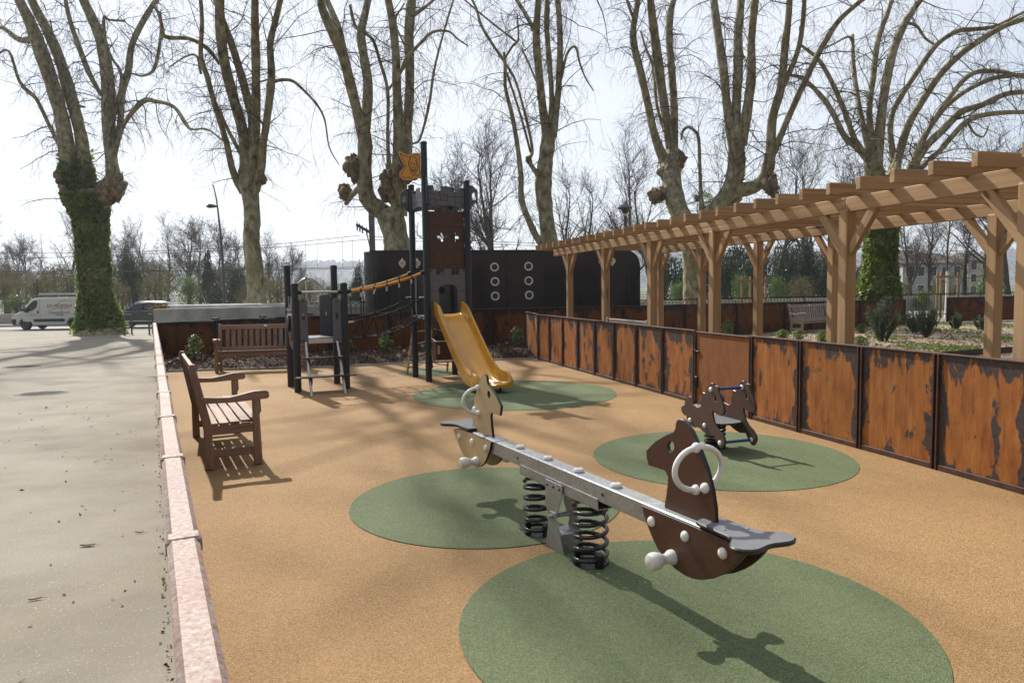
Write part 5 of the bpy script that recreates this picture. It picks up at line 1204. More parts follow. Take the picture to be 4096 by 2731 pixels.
plane_tree('stout plane tree with twin stems and burrs behind the tower', 27.5, [
    [(842, 1600, 88), (838, 1425, 72), (826, 1330, 70), (805, 1250, 76), (780, 1200, 66)],
    [(770, 1220, 55), (670, 1130, 46), (652, 960, 40), (655, 800, 42), (615, 650, 30), (572, 480, 29), (530, 320, 29), (470, 180, 29), (415, 60, 23), (400, -40, 19)],
    [(655, 780, 28), (672, 500, 28), (650, 330, 25), (632, 200, 25), (660, 60, 21), (682, -50, 18)],
    [(560, 380, 16), (500, 150, 19), (442, 10, 15), (430, -50, 13)],
    [(640, 1020, 36), (595, 950, 34), (578, 920, 26), (562, 940, 14)], [(632, 1060, 18), (585, 1110, 15), (548, 1160, 13)], [(570, 1120, 14), (545, 1085, 18), (515, 1080, 12)],
    [(845, 1230, 50), (852, 1080, 44), (850, 900, 39), (846, 700, 31), (836, 500, 25), (830, 300, 23), (810, 120, 22), (780, -40, 20)],
    [(880, 1010, 38), (892, 850, 33), (895, 720, 30), (906, 600, 28), (910, 400, 26), (905, 200, 28), (916, 50, 26), (930, -60, 22)],
    [(835, 1140, 34), (790, 1090, 30), (785, 1040, 26), (800, 990, 24), (792, 930, 15), (785, 780, 10), (785, 520, 10), (740, 350, 9), (700, 230, 9), (640, 180, 9), (600, 150, 9), (570, 30, 8)],
    [(860, 410, 7), (890, 335, 9), (960, 260, 9), (1040, 185, 8), (1130, 180, 6), (1180, 220, 5), (1245, 265, 4)],
    [(930, 820, 6), (970, 790, 7), (1020, 600, 8), (1050, 400, 7), (1100, 200, 6), (1160, 0, 5)],
    [(930, 90, 12), (1000, 40, 9), (1060, -10, 7)], [(900, 950, 28), (945, 960, 18), (960, 985, 8)],
    [(790, 510, 8), (870, 400, 6), (900, 310, 6), (830, 130, 5), (880, 20, 4)]],
    .7016, (1000, 0), (1590, 1120), dens=3.1, seed=13, burrs=((1556, 760, 36), (1548, 720, 28), (1414, 665, 34), (1424, 690, 28), (1382, 770, 24), (1366, 757, 15), (1655, 682, 26), (1610, 700, 34)), zb=-.3)
plane_tree('slender plane tree between the tower and the pergola end', 27.5, [
    [(1712, 1600, 60), (1706, 1390, 50), (1690, 1250, 42), (1672, 1080, 47), (1680, 960, 45), (1694, 850, 42), (1704, 740, 38)],
    [(1690, 780, 26), (1662, 560, 23), (1642, 350, 23), (1632, 200, 21), (1645, 0, 17), (1648, -60, 15)],
    [(1634, 200, 14), (1575, 90, 11), (1520, 0, 10), (1490, -50, 8)],
    [(1712, 780, 22), (1720, 550, 15), (1702, 300, 15), (1690, 120, 15), (1700, -50, 13)],
    [(1728, 780, 22), (1755, 550, 18), (1766, 350, 18), (1766, 150, 17), (1750, -50, 14)],
    [(1690, 1420, 26), (1640, 1360, 20), (1600, 1280, 18), (1548, 1140, 18), (1545, 1000, 15), (1520, 800, 13), (1490, 640, 12), (1456, 500, 10), (1455, 380, 10), (1448, 300, 8)],
    [(1650, 1010, 16), (1592, 920, 12), (1610, 860, 9), (1580, 700, 8), (1520, 480, 7), (1480, 400, 7), (1400, 280, 8), (1320, 150, 8), (1290, 50, 7), (1250, -30, 6)],
    [(1600, 870, 7), (1540, 650, 7), (1462, 410, 6)], [(1455, 330, 6), (1500, 260, 7), (1525, 240, 6), (1530, 200, 5), (1525, 80, 4)],
    [(1525, 245, 6), (1340, 100, 5), (1200, -20, 4)], [(1640, 480, 6), (1560, 300, 5), (1530, 250, 4)],
    [(1776, 450, 7), (1800, 330, 8), (1830, 275, 7), (1860, 275, 7), (1880, 360, 6), (1915, 450, 4), (1960, 520, 3)]],
    .7016, (1000, 0), (2195, 1120), dens=2.9, seed=14, burrs=((2168, 700, 24), (2115, 640, 12)), zb=-.3)
plane_tree('massive plane tree with three leaning stems behind the pergola', 30.5, [
    [(962, 1740, 62), (962, 1600, 58), (958, 1480, 58), (950, 1360, 62), (950, 1290, 70)],
    [(930, 1290, 60), (872, 1190, 55), (842, 1060, 54), (832, 960, 60), (840, 870, 48)],
    [(800, 930, 30), (742, 780, 24), (702, 600, 21), (662, 420, 21), (626, 280, 21), (616, 180, 19), (632, 80, 17), (652, -40, 14)], [(622, 110, 9), (590, 30, 8), (575, -40, 7)],
    [(836, 890, 28), (802, 650, 25), (772, 450, 27), (746, 250, 25), (726, 100, 23), (712, -40, 20)],
    [(850, 880, 24), (850, 600, 21), (832, 350, 21), (822, 200, 21), (832, 60, 19), (862, -40, 16)],
    [(812, 800, 9), (752, 600, 9), (736, 400, 9), (690, 280, 7), (660, 180, 5)], [(820, 1090, 34), (765, 1105, 30), (740, 1120, 22), (722, 1140, 12)], [(815, 985, 34), (780, 985, 28), (758, 975, 16)],
    [(975, 1300, 56), (1090, 1190, 48), (1170, 1080, 50), (1202, 980, 52), (1206, 880, 48), (1205, 800, 42)],
    [(1190, 830, 32), (1152, 600, 25), (1132, 400, 25), (1102, 200, 23), (1076, 0, 21), (1070, -60, 18)],
    [(1208, 830, 30), (1206, 600, 25), (1216, 400, 27), (1216, 200, 25), (1231, 20, 23), (1236, -60, 20)],
    [(1235, 830, 30), (1272, 600, 27), (1292, 430, 25), (1291, 250, 21), (1306, 60, 21), (1322, -50, 18)],
    [(1170, 1090, 48), (1290, 1072, 38), (1370, 1010, 37), (1402, 870, 30)],
    [(1402, 890, 28), (1411, 680, 25), (1461, 500, 23), (1481, 280, 21), (1501, 120, 19), (1511, -40, 16)],
    [(1478, 480, 16), (1540, 340, 15), (1576, 200, 13), (1591, 40, 12), (1596, -40, 10)],
    [(1420, 870, 20), (1490, 700, 17), (1561, 540, 17), (1641, 370, 17), (1712, 240, 16), (1790, 120, 14), (1900, 20, 12), (2000, -50, 10)],
    [(1010, 1250, 16), (1002, 1090, 11), (996, 920, 10), (990, 790, 9), (965, 745, 9), (930, 725, 9), (900, 750, 7), (890, 800, 5)],
    [(1180, 1140, 40), (1210, 1130, 30)], [(1410, 1000, 26), (1425, 1060, 14)]],
    .7013, (2100, 0), (2775, 1200), dens=3.1, seed=15, burrs=((2676, 690, 32), (2712, 645, 30), (2619, 785, 24), (2642, 778, 22), (3082, 740, 28), (3095, 765, 18), (2948, 640, 26)), zb=-.2)
ivy_limbs = 2
plane_tree('right-hand plane tree with ivy trunk and many fanning limbs', 31.5, [
    [(745, 1790, 95), (742, 1650, 86), (742, 1500, 76), (748, 1350, 72), (752, 1200, 66), (752, 1090, 72), (748, 1010, 80)],
    [(735, 1080, 62), (708, 980, 52), (700, 910, 46)], [(770, 1080, 50), (820, 990, 38), (824, 920, 30)], [(790, 1090, 50), (900, 1010, 34), (930, 930, 28)],
    [(690, 930, 24), (620, 850, 19), (540, 780, 17), (480, 660, 15), (430, 580, 14), (350, 490, 12), (280, 440, 10), (230, 430, 7)],
    [(692, 930, 20), (600, 800, 15), (540, 640, 15), (490, 520, 14), (430, 400, 12), (370, 320, 10), (290, 260, 7)],
    [(698, 930, 22), (640, 700, 15), (610, 540, 14), (590, 380, 12), (585, 200, 9)],
    [(702, 930, 24), (680, 650, 17), (700, 450, 17), (730, 230, 15), (790, 60, 13), (820, -40, 10)],
    [(720, 940, 34), (750, 650, 25), (780, 450, 24), (820, 280, 22), (890, 120, 20), (972, 0, 16), (1010, -50, 13)],
    [(815, 900, 18), (800, 700, 15), (850, 570, 15), (940, 430, 15), (1060, 260, 14), (1180, 180, 13), (1250, 170, 12), (1400, 150, 10), (1562, 70, 8), (1680, 30, 7)],
    [(835, 930, 24), (900, 720, 21), (980, 580, 19), (1080, 430, 19), (1200, 310, 18), (1330, 220, 17), (1450, 150, 15), (1562, 110, 14), (1720, 60, 12)],
    [(925, 950, 20), (980, 800, 18), (1080, 650, 14), (1200, 540, 13), (1350, 460, 13), (1480, 430, 12), (1680, 430, 11)],
    [(930, 960, 22), (1000, 840, 21), (1100, 740, 21), (1200, 640, 19), (1320, 600, 17), (1450, 540, 15), (1562, 525, 14), (1720, 520, 12)],
    [(935, 990, 18), (1060, 880, 15), (1150, 780, 15), (1240, 690, 15), (1370, 650, 13), (1562, 640, 12), (1720, 650, 10)],
    [(920, 940, 16), (1040, 700, 13), (1120, 580, 13), (1250, 430, 14), (1400, 405, 12), (1562, 440, 10), (1700, 470, 8)],
    [(590, 240, 7), (560, 210, 6), (480, 250, 5), (420, 280, 4)], [(890, 130, 9), (950, 150, 8), (1000, 220, 7), (1060, 260, 6)], [(1240, 700, 7), (1280, 760, 6), (1330, 780, 5), (1360, 720, 4)]],
    .7017, (3000, 0), (3520, 1225), dens=3.1, ivy=(-.2, 5.0, 7500, (.10, .25)), seed=16, zb=-.2)
rng = np.random.default_rng(5)
# palm seedling growing in the crotch of the massive tree
pp_ = atY(2815, 850, 31.6); pm = thing('palm', 'small fan palm sprouting in the fork of the massive plane tree', 'palm', pp_)
mb = MB(); mb.tube([(0, 0, -.35), (.02, 0, .0), (.04, 0, .25)], [.16, .17, .12], 10); mb.build('stem', M['far_bark'], pm)
for k in range(15):
    a = rng.uniform(0, 6.28); e = rng.uniform(.1, 1.25); d = np.array([math.cos(a) * math.cos(e), math.sin(a) * math.cos(e), math.sin(e)]); c = np.array([.04, 0, .25]) + d * rng.uniform(.25, .45); sdw = unit(np.cross(d, [0, 0, 1])); upv = np.cross(sdw, d); mb = MB()
    mb.tube([(.04, 0, .22), c], .012, 5)
    for b_ in np.linspace(-1.35, 1.35, 15):
        e2 = c + (d * math.cos(b_) + sdw * math.sin(b_)) * rng.uniform(.40, .52) - np.array([0, 0, .10 * abs(b_)]); q = unit(np.cross(e2 - c, upv)) * .018
        mb.add([c, (c + e2) / 2 + q, e2, (c + e2) / 2 - q], [(0, 1, 2, 3)])
    mb.build('frond', M['palmleaf'], pm, smooth=0)

# ================================================================== garden plants
def rosemary(label, px, py, h_, w_, n=26):
    p = at(px, py); t = thing('rosemary_shrub', label, 'shrub', (p[0], p[1], 0), 0, 'rosemary shrubs in the garden bed')
    a = rng.uniform(0, 6.28, n); r_ = rng.uniform(.02, .5, n) * w_; S = np.stack([np.cos(a) * r_ * .25, np.sin(a) * r_ * .25, np.zeros(n)], -1)
    D = np.stack([np.cos(a) * r_ / w_ * 1.3, np.sin(a) * r_ / w_ * 1.3, np.ones(n)], -1); L = h_ * rng.uniform(.5, 1.05, n) * (1.1 - r_ / w_ * .7)
    B, Rd = grow(S, D, L, np.full(n, .007), 8, -.05, .07, .4); S2, D2, r2 = spawn(B, Rd, 5, .1, .85, .35, .7, .7); B2, R2 = grow(S2, D2, rng.uniform(.10, .32, len(S2)) * h_ * 1.3, r2, 6, -.06, .08, .4)
    V, Q = join_np([batch_tubes(B, Rd, 4), batch_tubes(B2, R2, 3)]); link('stems', mesh_np('stems', V, Q, None, M['twig']), t)
    pts, nn = [], []
    for P, m in ((B, 70), (B2, 34)):
        N_, K, _ = P.shape; i = np.repeat(np.arange(N_), m); u = rng.uniform(.12, 1, len(i)) * (K - 1); k = np.minimum(u.astype(int), K - 2); f_ = (u - k)[:, None]; q = P[i, k] * (1 - f_) + P[i, k + 1] * f_
        pts.append(q + rng.normal(0, .012, q.shape)); nn.append(rng.normal(0, 1, q.shape))
    pts = np.concatenate(pts); leaves('foliage', pts, np.concatenate(nn), rng.uniform(.014, .024, len(pts)), M['rosemary'], t, None, 3.0, .4)
rosemary('tall grey-green rosemary shrub in the middle of the garden bed', 3530, 1366, 1.15, .8, 34)
rosemary('rosemary shrub right of the tall one, with two upright tufts', 3705, 1350, 1.05, .7, 30)
rosemary('loose rosemary shrub left of the two-tufted one', 3660, 1332, .75, .6, 20)
rosemary('low brownish rosemary shrub at the far right of the bed', 3820, 1316, .55, .8, 20)
rosemary('sprawling rosemary shrub in front of the right-hand steel wall', 3930, 1322, .5, .7, 16)
for px, py, w_, h_, lab in ((3130, 1352, .42, .26, 'round bright green cushion plant left of its twin'), (3195, 1358, .45, .30, 'round bright green cushion plant below the garden bench'), (3290, 1372, .42, .34, 'green cushion plant left of the front pergola post'), (3445, 1332, .36, .32, 'small leafy herb right of the front pergola post'), (3440, 1385, .5, .26, 'low green herb at the foot of the front pergola post')):
    p = at(px, py); bush('cushion_plant', lab, (p[0], p[1], 0), w_, h_, M['herb'], 900, (.018, .035), .9, 'plant', 'cushion plants in the garden bed', 5, 1.5)
N = 6500; pp = np.array([at(x, y) for x, y in zip(rng.uniform(3460, 4090, N), 1288 + 122 * rng.random(N) ** 1.3)]); cl = np.sin(pp[:, 0] * 1.9) + np.sin(pp[:, 1] * 1.3 + pp[:, 0]) + rng.normal(0, .5, N); pp = pp[cl > .75]
tag(leaves('ground_cover', pp + [0, 0, .03], np.tile([0, 0, 1.0], (len(pp), 1)), rng.uniform(.03, .09, len(pp)), M['grassblade'], None, 'stuff', 1.8, .9), 'patchy green weeds and grass on the garden bed', 'ground cover')
N = 5000; pp = np.array([at(x, y) for x, y in zip(rng.uniform(3000, 4096, N), 1300 + 125 * rng.random(N))])
tag(leaves('bark_mulch', pp + [0, 0, .012], np.tile([0, 0, 1.0], (N, 1)), rng.uniform(.02, .07, N), M['paleleaf'], None, 'stuff', 2.0, .4), 'pale wood chips spread over the garden bed', 'mulch')
# dead leaves blown in tufts at the tree foot
# ------------------------------------------------------------------ staked young trees
def guard(label, px, py, Y, h, wpx, tree=True):
    p = atY(px, py, Y); w_ = wpx * Y / FPX; zb = -.06; t = thing('tree_guard', label, 'tree stake', (p[0], p[1], zb), .12, 'wooden tree stakes behind the steel walls')
    for k, (x, y) in enumerate(((-w_ / 2, 0), (w_ / 2, 0.1), (w_ * .12, w_ * .6))): mb = MB(); mb.lathe([(.045, 0), (.045, h - .02), (.036, h)], (x, y, 0), n=10); mb.build('stake', M['pine_z'], t)
    mb = MB(); mb.bar((-w_ / 2 - .12, -.055, h - .2), (w_ / 2 + .12, .045, h - .2), .03, .11, ch=.004); mb.build('crossbar', M['pine_x'], t); mb = MB(); mb.bar((-w_ / 2, .02, h - .2), (w_ * .12, w_ * .6, h - .2), .03, .10, ch=.004); mb.build('crossbar', M['pine_x'], t)
    return p
g1_ = guard('wooden three-post tree stake seen behind the pergola bench', 3018, 1090, 29.0, 2.05, 105)
g2_ = guard('wooden three-post tree stake with wrapped young tree beside the gap', 3795, 1100, 33.5, 2.15, 96)
yt = thing('young_tree', 'thin young tree with white-wrapped trunk tied to the stake', 'tree', (g2_[0] + .05, g2_[1] + .2, -.06))
mb = MB(); mb.tube([(0, 0, 0), (.01, 0, 1.0), (0, 0, 2.2)], [.075, .07, .06], 10); mb.build('trunk_wrap', M['white_plastic'], yt)
B, Rd = grow(np.array([[0, 0, 2.1]]), np.array([[0, 0, 1.0]]), np.array([5.5]), np.array([.05]), 12, 0, .03, .2); S, D, r_ = spawn(B, Rd, 16, .05, .95, .5, .35, .5); B1, R1 = grow(S, D, rng.uniform(.8, 1.9, len(S)), r_, 7, -.03, .10, .3); S, D, r_ = spawn(B1, R1, 4, .2, 1, .5, .2, .5); B2, R2 = grow(S, D, rng.uniform(.3, .7, len(S)), np.maximum(r_, .004), 5, -.02, .12, .5)
V, Q = join_np([batch_tubes(B, Rd, 6), batch_tubes(B1, R1, 4), batch_tubes(B2, R2, 3)]); link('crown', mesh_np('crown', V, Q, None, M['twig']), yt)

# ------------------------------------------------------------------ park railing with hoops, cream wall, green mesh fence
def railing(label, P0, P1, h=1.05, hoop=.32, post_step=2.4):
    L = np.linalg.norm((P1 - P0)[:2]); ang = math.atan2(*(P1 - P0)[1::-1]) if False else math.atan2((P1 - P0)[1], (P1 - P0)[0]); t = thing('railing', label, 'railing', (P0[0], P0[1], P0[2]), ang, 'black hooped park railings')
    n = max(1, int(L / post_step))
    for k in range(n + 1): mb = MB(); mb.cyl((k * L / n, 0, 0), (k * L / n, 0, h + .05), .022, 8); mb.build('post', M['iron'], t)
    for z in (.12, h - .02): mb = MB(); mb.box((L / 2, 0, z), (L, .02, .03)); mb.build('rail', M['iron'], t)
    mb = MB(); x = .08
    while x < L:
        mb.tube([(x, 0, .05), (x, 0, h - .16)] + [(x + hoop / 2 - hoop / 2 * math.cos(a), 0, h - .16 + .14 * math.sin(a)) for a in np.linspace(.3, math.pi - .3, 5)] + [(x + hoop, 0, h - .16), (x + hoop, 0, .05)], .008, 4); mb.cyl((x + hoop / 2, 0, .05), (x + hoop / 2, 0, h - .05), .007, 4); x += hoop * .5
    mb.build('hoops', M['iron'], t)['kind'] = 'stuff'
railing('long black hooped railing behind the garden steel walls', np.array([4.6, 26.2, .1]), np.array([24, 34.0, .1]))
railing('short black hooped railing behind the rope bridge', np.array([-6.6, 22.55, .28]), np.array([-4.5, 22.9, .28]), 1.0)
cw0, cw1 = np.array([6, 41.0, -.3]), np.array([34, 46, -.3]); cw = thing('low_wall', 'low cream wall running behind the black railing', 'wall', cw0)
mb = MB(); mb.bar(cw0 + [0, 0, .55], cw1 + [0, 0, .55], .3, 1.1, ch=.02); mb.build('wall_body', M['cream'], cw, world=True)
cl_ = thing('low_wall', 'low cream wall across the road left of the van', 'wall', (-60, 58, zr_)); mb = MB(); mb.box((-47, 58.2, zr_ + .42), (32, .3, 1.0), ch=.02); mb.build('wall_body', M['cream'], cl_, world=True)
gf = thing('mesh_fence', 'green wire mesh fence beyond the road left of the tower', 'fence', (-40, 60, zr_), 0)
for k in range(26):
    mb = MB(); mb.box((k * 2.5 - 6, 0, .95), (.06, .06, 1.95)); mb.build('post', M['greenwire'], gf)
mb = MB()
for z in np.arange(.1, 1.86, .2): mb.box((25, -.035, z), (63, .012, .014))
for x in np.arange(-6, 57, .25): mb.box((x, -.03, .95), (.007, .007, 1.8))
mb.build('wire_mesh', M['greenwire'], gf)['kind'] = 'stuff'

# ------------------------------------------------------------------ lamps and overhead line
lb = atY(905, 1215, 44.0); lt_ = atY(853, 741, 44.0); lz = zp(44)
lm = thing('street_lamp', 'tall slim grey street lamp behind the concrete wall', 'street lamp', (lb[0] + .3, lb[1], lz)); lo_ = np.array([lb[0] + .3, lb[1], lz])
pts = np.array([atY(x, y, 44.0) for x, y in ((900, 1214), (893, 1100), (886, 980), (877, 890), (866, 800), (853, 741))]) - lo_; pts[0][2] = 0
mb = MB(); mb.tube(cr(pts, 4), np.linspace(.10, .03, 21), 10); mb.build('pole', M['lamp_metal'], lm)
h_ = atY(868, 826, 44.0) - lo_; mb = MB(); mb.tube([h_, h_ + [-.15, 0, .02], h_ + [-.45, -.05, .03], h_ + [-.62, -.08, -.02]], [.04, .10, .14, .03], 10); mb.build('lamp_head', M['lamp_metal'], lm)
p = atY(2500, 835, 24.5); l2 = thing('park_lantern', 'park lantern with domed hat above the pergola', 'street lamp', (p[0], p[1], -.14)); hz = p[2] + .14
mb = MB(); mb.lathe([(.09, 0), (.07, .3), (.055, hz - .6), (.05, hz - .25)], n=12); mb.build('pole', M['lamp_metal'], l2)
mb = MB(); mb.lathe([(.05, hz - .25), (.12, hz - .05), (.25, hz + .0), (.26, hz + .03), (.14, hz + .13), (.05, hz + .17), (.02, hz + .24)], n=20); mb.build('hat', M['lamp_metal'], l2)
mb = MB(); mb.lathe([(.06, hz - .24), (.11, hz - .05)], n=16); mb.build('glass', M['porthole'], l2)
YC = 60.0
cp_ = atY(1490, 1000, YC); ct_ = atY(1487, 860, YC); kt = thing('catenary_mast', 'dark railway catenary mast with insulated arm behind the kiosk', 'mast', (cp_[0], YC, zr_)); ko = np.array([cp_[0], YC, zr_])
mb = MB(); mb.box((0, 0, 5.2), (.42, .42, 10.4), ch=.02); mb.build('mast', M['far_bark'], kt)
a0, a1 = atY(1425, 898, YC) - ko, atY(1495, 938, YC) - ko
mb = MB(); mb.bar(a0, a1 + (a1 - a0) * .05, .16, .22); mb.build('cross_arm', M['iron'], kt)
for u in (.05, .2, .35, .6): e = a0 * (1 - u) + a1 * u; mb = MB(); mb.lathe([(.03, -.45), (.09, -.40), (.04, -.35), (.09, -.3), (.04, -.25), (.09, -.2), (.04, -.1), (.04, .25)], e, n=8); mb.build('insulator', M['iron'], kt)
mb = MB(); mb.tube([a0 * .45 + a1 * .55, (a0 * .45 + a1 * .55) * [1, 1, 0] + [.3, 0, 6.0]], .05, 6); mb.build('brace', M['lamp_metal'], kt)
def wire(label, pts, r_=.022, Y=YC):
    P = np.array([atY(x, y, Y) for x, y in pts]); o = MB().tube(cr(P, 6), r_, 5).build('overhead_wire', M['wire']); tag(o, label, 'wire', 'overhead railway wires')
wire('uppermost overhead wire running left from the mast', [(1440, 942), (1000, 985), (430, 1010), (0, 1012), (-200, 1010)]); wire('second overhead wire, just under the uppermost', [(1470, 958), (1050, 993), (430, 1022), (0, 1036), (-200, 1040)])
wire('contact wire crossing the far bank at mid height', [(1440, 1068), (1050, 1076), (480, 1088), (0, 1098), (-200, 1100)]); wire('lowest thin wire crossing the far bank', [(1440, 1074), (1050, 1080), (480, 1084), (0, 1086), (-200, 1088)])
wire('overhead wire passing behind the tower to the right', [(1470, 945), (1700, 955), (2200, 975), (2600, 985), (3400, 1000)]); wire('lower overhead wire passing behind the tower to the right', [(1470, 958), (1700, 966), (2200, 985), (2600, 1000), (3400, 1035)])
for k, (x, y0, y1) in enumerate(((1222, 962, 1076), (1268, 975, 1076), (1370, 948, 1074), (1410, 958, 1072))): wire('%s thin dropper between the overhead wires left of the mast' % ('leftmost', 'second', 'third', 'rightmost')[k], [(x, y0), (x + 1, (y0 + y1) / 2), (x + 2, y1)], .014)

# ------------------------------------------------------------------ bare trees, evergreens and scrub of the far bank
def bare_tree(seed, H, spread, up, n1=22):
    r0 = rng.bit_generator.state
    B, Rd = grow(np.zeros((1, 3)), np.array([[.02, 0, 1.0]]), np.array([H * .78]), np.array([H * .016]), 12, -.03, .05, .22)
    S, D, r_ = spawn(B, Rd, n1, .18, 1.0, spread, up, .55); z = S[:, 2] / H; B1, R1 = grow(S, D, H * rng.uniform(.22, .42, len(S)) * (1.1 - z * .55), r_, 9, -.05, .09, .25)
    S, D, r_ = spawn(B1, R1, 9, .15, 1, .45, .25, .55); B2, R2 = grow(S, D, H * rng.uniform(.07, .17, len(S)), np.maximum(r_, .017), 7, -.03, .13, .4)
    S, D, r_ = spawn(B2, R2, 8, .1, 1, .45, .15, .6); B3, R3 = grow(S, D, H * rng.uniform(.03, .08, len(S)), np.maximum(r_, .011), 4, -.02, .16, .5)
    tr = mesh_np('trunk', *join_np([batch_tubes(B, Rd, 8), batch_tubes(B1, R1, 5)]), None, M['far_bark']); cw_ = mesh_np('crown', *join_np([batch_tubes(B2, R2, 3), batch_tubes(B3, R3, 3)]), None, M['far_twig'])
    return tr, cw_, H
rng = np.random.default_rng(21)
KINDS_ = [bare_tree(1, 12, .55, .35), bare_tree(2, 11, .6, .2), bare_tree(3, 13, .35, .75), bare_tree(4, 10, .65, .25), bare_tree(5, 16, .45, .35, 17), bare_tree(6, 15, .55, .3, 13)]
def put_bare(label, px, top, Y, kind, grp='bare trees of the far bank', zb=-.75, lean=0):
    tr, cw_, H = KINDS_[kind]; p = atY(px, 1150, Y); tz = atY(px, top, Y)[2]; s = (tz - zb) / (H * .98); t = thing('bare_tree', label, 'tree', (p[0], p[1], zb), rng.uniform(0, 6.28), grp); t.scale = (s,) * 3
    link('trunk', tr, t); link('crown', cw_, t)
for a in [('leftmost bare tree behind the van, cut by the frame', 15, 905, 74, 1), ('bare tree second from the left above the van', 105, 950, 82, 3), ('pale slender bare tree left of the ivy trunk', 285, 860, 90, 2), ('wide bare tree just right of the ivy trunk', 480, 925, 72, 0), ('bare tree right of the wide one, behind the car', 590, 905, 80, 1), ('tallest rounded bare tree left of the street lamp', 745, 850, 76, 0), ('bare tree behind the street lamp', 880, 900, 84, 3), ('bare tree between lamp and second plane tree', 960, 960, 88, 1),
          ('thin bare tree right of the second plane trunk', 1085, 940, 86, 2), ('low bare tree left of the small tower', 1170, 985, 92, 3), ('twin-stemmed dark bare tree right of the tower, left stem', 1955, 520, 58, 4), ('twin-stemmed dark bare tree right of the tower, right stem', 1995, 500, 60, 5), ('faint bare tree behind the battlements', 1840, 640, 75, 3), ('bare sapling right of the slender plane tree', 2240, 640, 70, 5), ('thin bare tree left of the park lantern', 2330, 660, 66, 5), ('spreading bare tree behind the park lantern', 2505, 545, 62, 4), ('dark bare tree left of the massive plane', 2625, 620, 58, 5), ('bare tree behind the fork of the massive plane', 2850, 640, 70, 1),
          ('bare tree right of the massive plane', 3080, 560, 66, 5), ('bare tree between massive plane and fanning plane', 3200, 570, 72, 4), ('bare tree left of the fanning plane stems', 3390, 640, 70, 3), ('dark bare tree right of the right ivy trunk', 3640, 800, 56, 1), ('second dark bare tree right of the right ivy trunk', 3715, 800, 58, 0), ('bare tree behind the wrapped young tree', 3860, 830, 64, 3), ('bare tree at the right edge above the pergola', 4040, 470, 62, 0), ('far bare tree at the right edge', 4180, 560, 66, 1),
          ('grey bare tree in the back row above the van cab', 60, 940, 98, 0), ('grey bare tree in the back row above the van rear', 190, 975, 96, 1), ('grey bare tree in the back row right of the ivy trunk', 415, 950, 98, 3), ('grey bare tree in the back row above the car', 535, 915, 95, 2), ('grey bare tree in the back row behind the rounded tree', 670, 890, 97, 1), ('grey bare tree in the back row left of the lamp head', 800, 880, 99, 3), ('grey bare tree in the back row right of the lamp head', 925, 930, 97, 0), ('small bare tree in the back row near the small tower', 1130, 990, 99, 0), ('low bare tree in front of the hill', 1215, 1020, 96, 1)]: put_bare(*a)
# ivy-clad and evergreen trees: one leaf cloud per kind, shared
def cloud(n, size, seed, lobes=14, cone=False):
    st = np.random.default_rng(seed); c = st.normal(0, 1, (lobes, 3)); c /= np.linalg.norm(c, axis=1, keepdims=True); c *= st.uniform(.25, .62, (lobes, 1)); c[:, 2] = c[:, 2] * .75; rad = st.uniform(.28, .48, lobes)
    i = st.integers(0, lobes, n); d = st.normal(0, 1, (n, 3)); d /= np.linalg.norm(d, axis=1, keepdims=True); P = c[i] + d * (rad[i] * st.uniform(.7, 1.06, n))[:, None]
    P[:, 2] = (P[:, 2] - P[:, 2].min()) / (P[:, 2].max() - P[:, 2].min())
    if cone: k = (1.15 - P[:, 2]) ** .8; P[:, 0] *= k; P[:, 1] *= k
    n_ = d + st.normal(0, .5, (n, 3)); n_ /= np.linalg.norm(n_, axis=1, keepdims=True); a = np.cross(n_, st.normal(0, 1, (n, 3))); a /= np.linalg.norm(a, axis=1, keepdims=True) + 1e-9; b = np.cross(n_, a); s = st.uniform(*size, (n, 1))
    V = np.stack([P - a * s * .8, P + b * s * .5, P + a * s * .8, P - b * s * .5], 1).reshape(-1, 3); j = np.arange(n)[:, None] * 4; return V, np.concatenate([j + [[0, 1, 2]], j + [[0, 2, 3]]])
def cl_mesh(nm, mat, *a, **k): V, T_ = cloud(*a, **k); return mesh_np(nm, V, None, T_, mat, smooth=False)
EVG = [cl_mesh('crown', M['evergreen'], 4200, (.02, .05), 31), cl_mesh('crown', M['evergreen'], 4200, (.02, .05), 32, lobes=18), cl_mesh('crown', M['evergreen'], 4000, (.02, .045), 33, cone=True)]
SCR = [cl_mesh('foliage', M['scrub'], 5500, (.010, .028), 34), cl_mesh('foliage', M['laurel'], 2600, (.02, .05), 35), cl_mesh('foliage', M['evergreen'], 3000, (.018, .045), 36)]
mb = MB(); mb.tube([(0, 0, 0), (.02, 0, .5), (0, .02, .9)], [.05, .035, .012], 7); ETR = mb.mesh('trunk', M['far_bark'])
def put_cloud(nm, label, px, top, Y, wpx, meshes, cat, grp, zb=-.75):
    p = atY(px, 1150, Y); h = atY(px, top, Y)[2] - zb; w_ = wpx * Y / FPX; t = thing(nm, label, cat, (p[0], p[1], zb), rng.uniform(0, 6.28), grp); t.scale = (w_ / 1.9, w_ / 1.9, h)
    link('crown' if nm != 'scrub_bush' else 'foliage', meshes, t, (0, 0, .02)); link('trunk' if nm != 'scrub_bush' else 'stem', ETR, t)
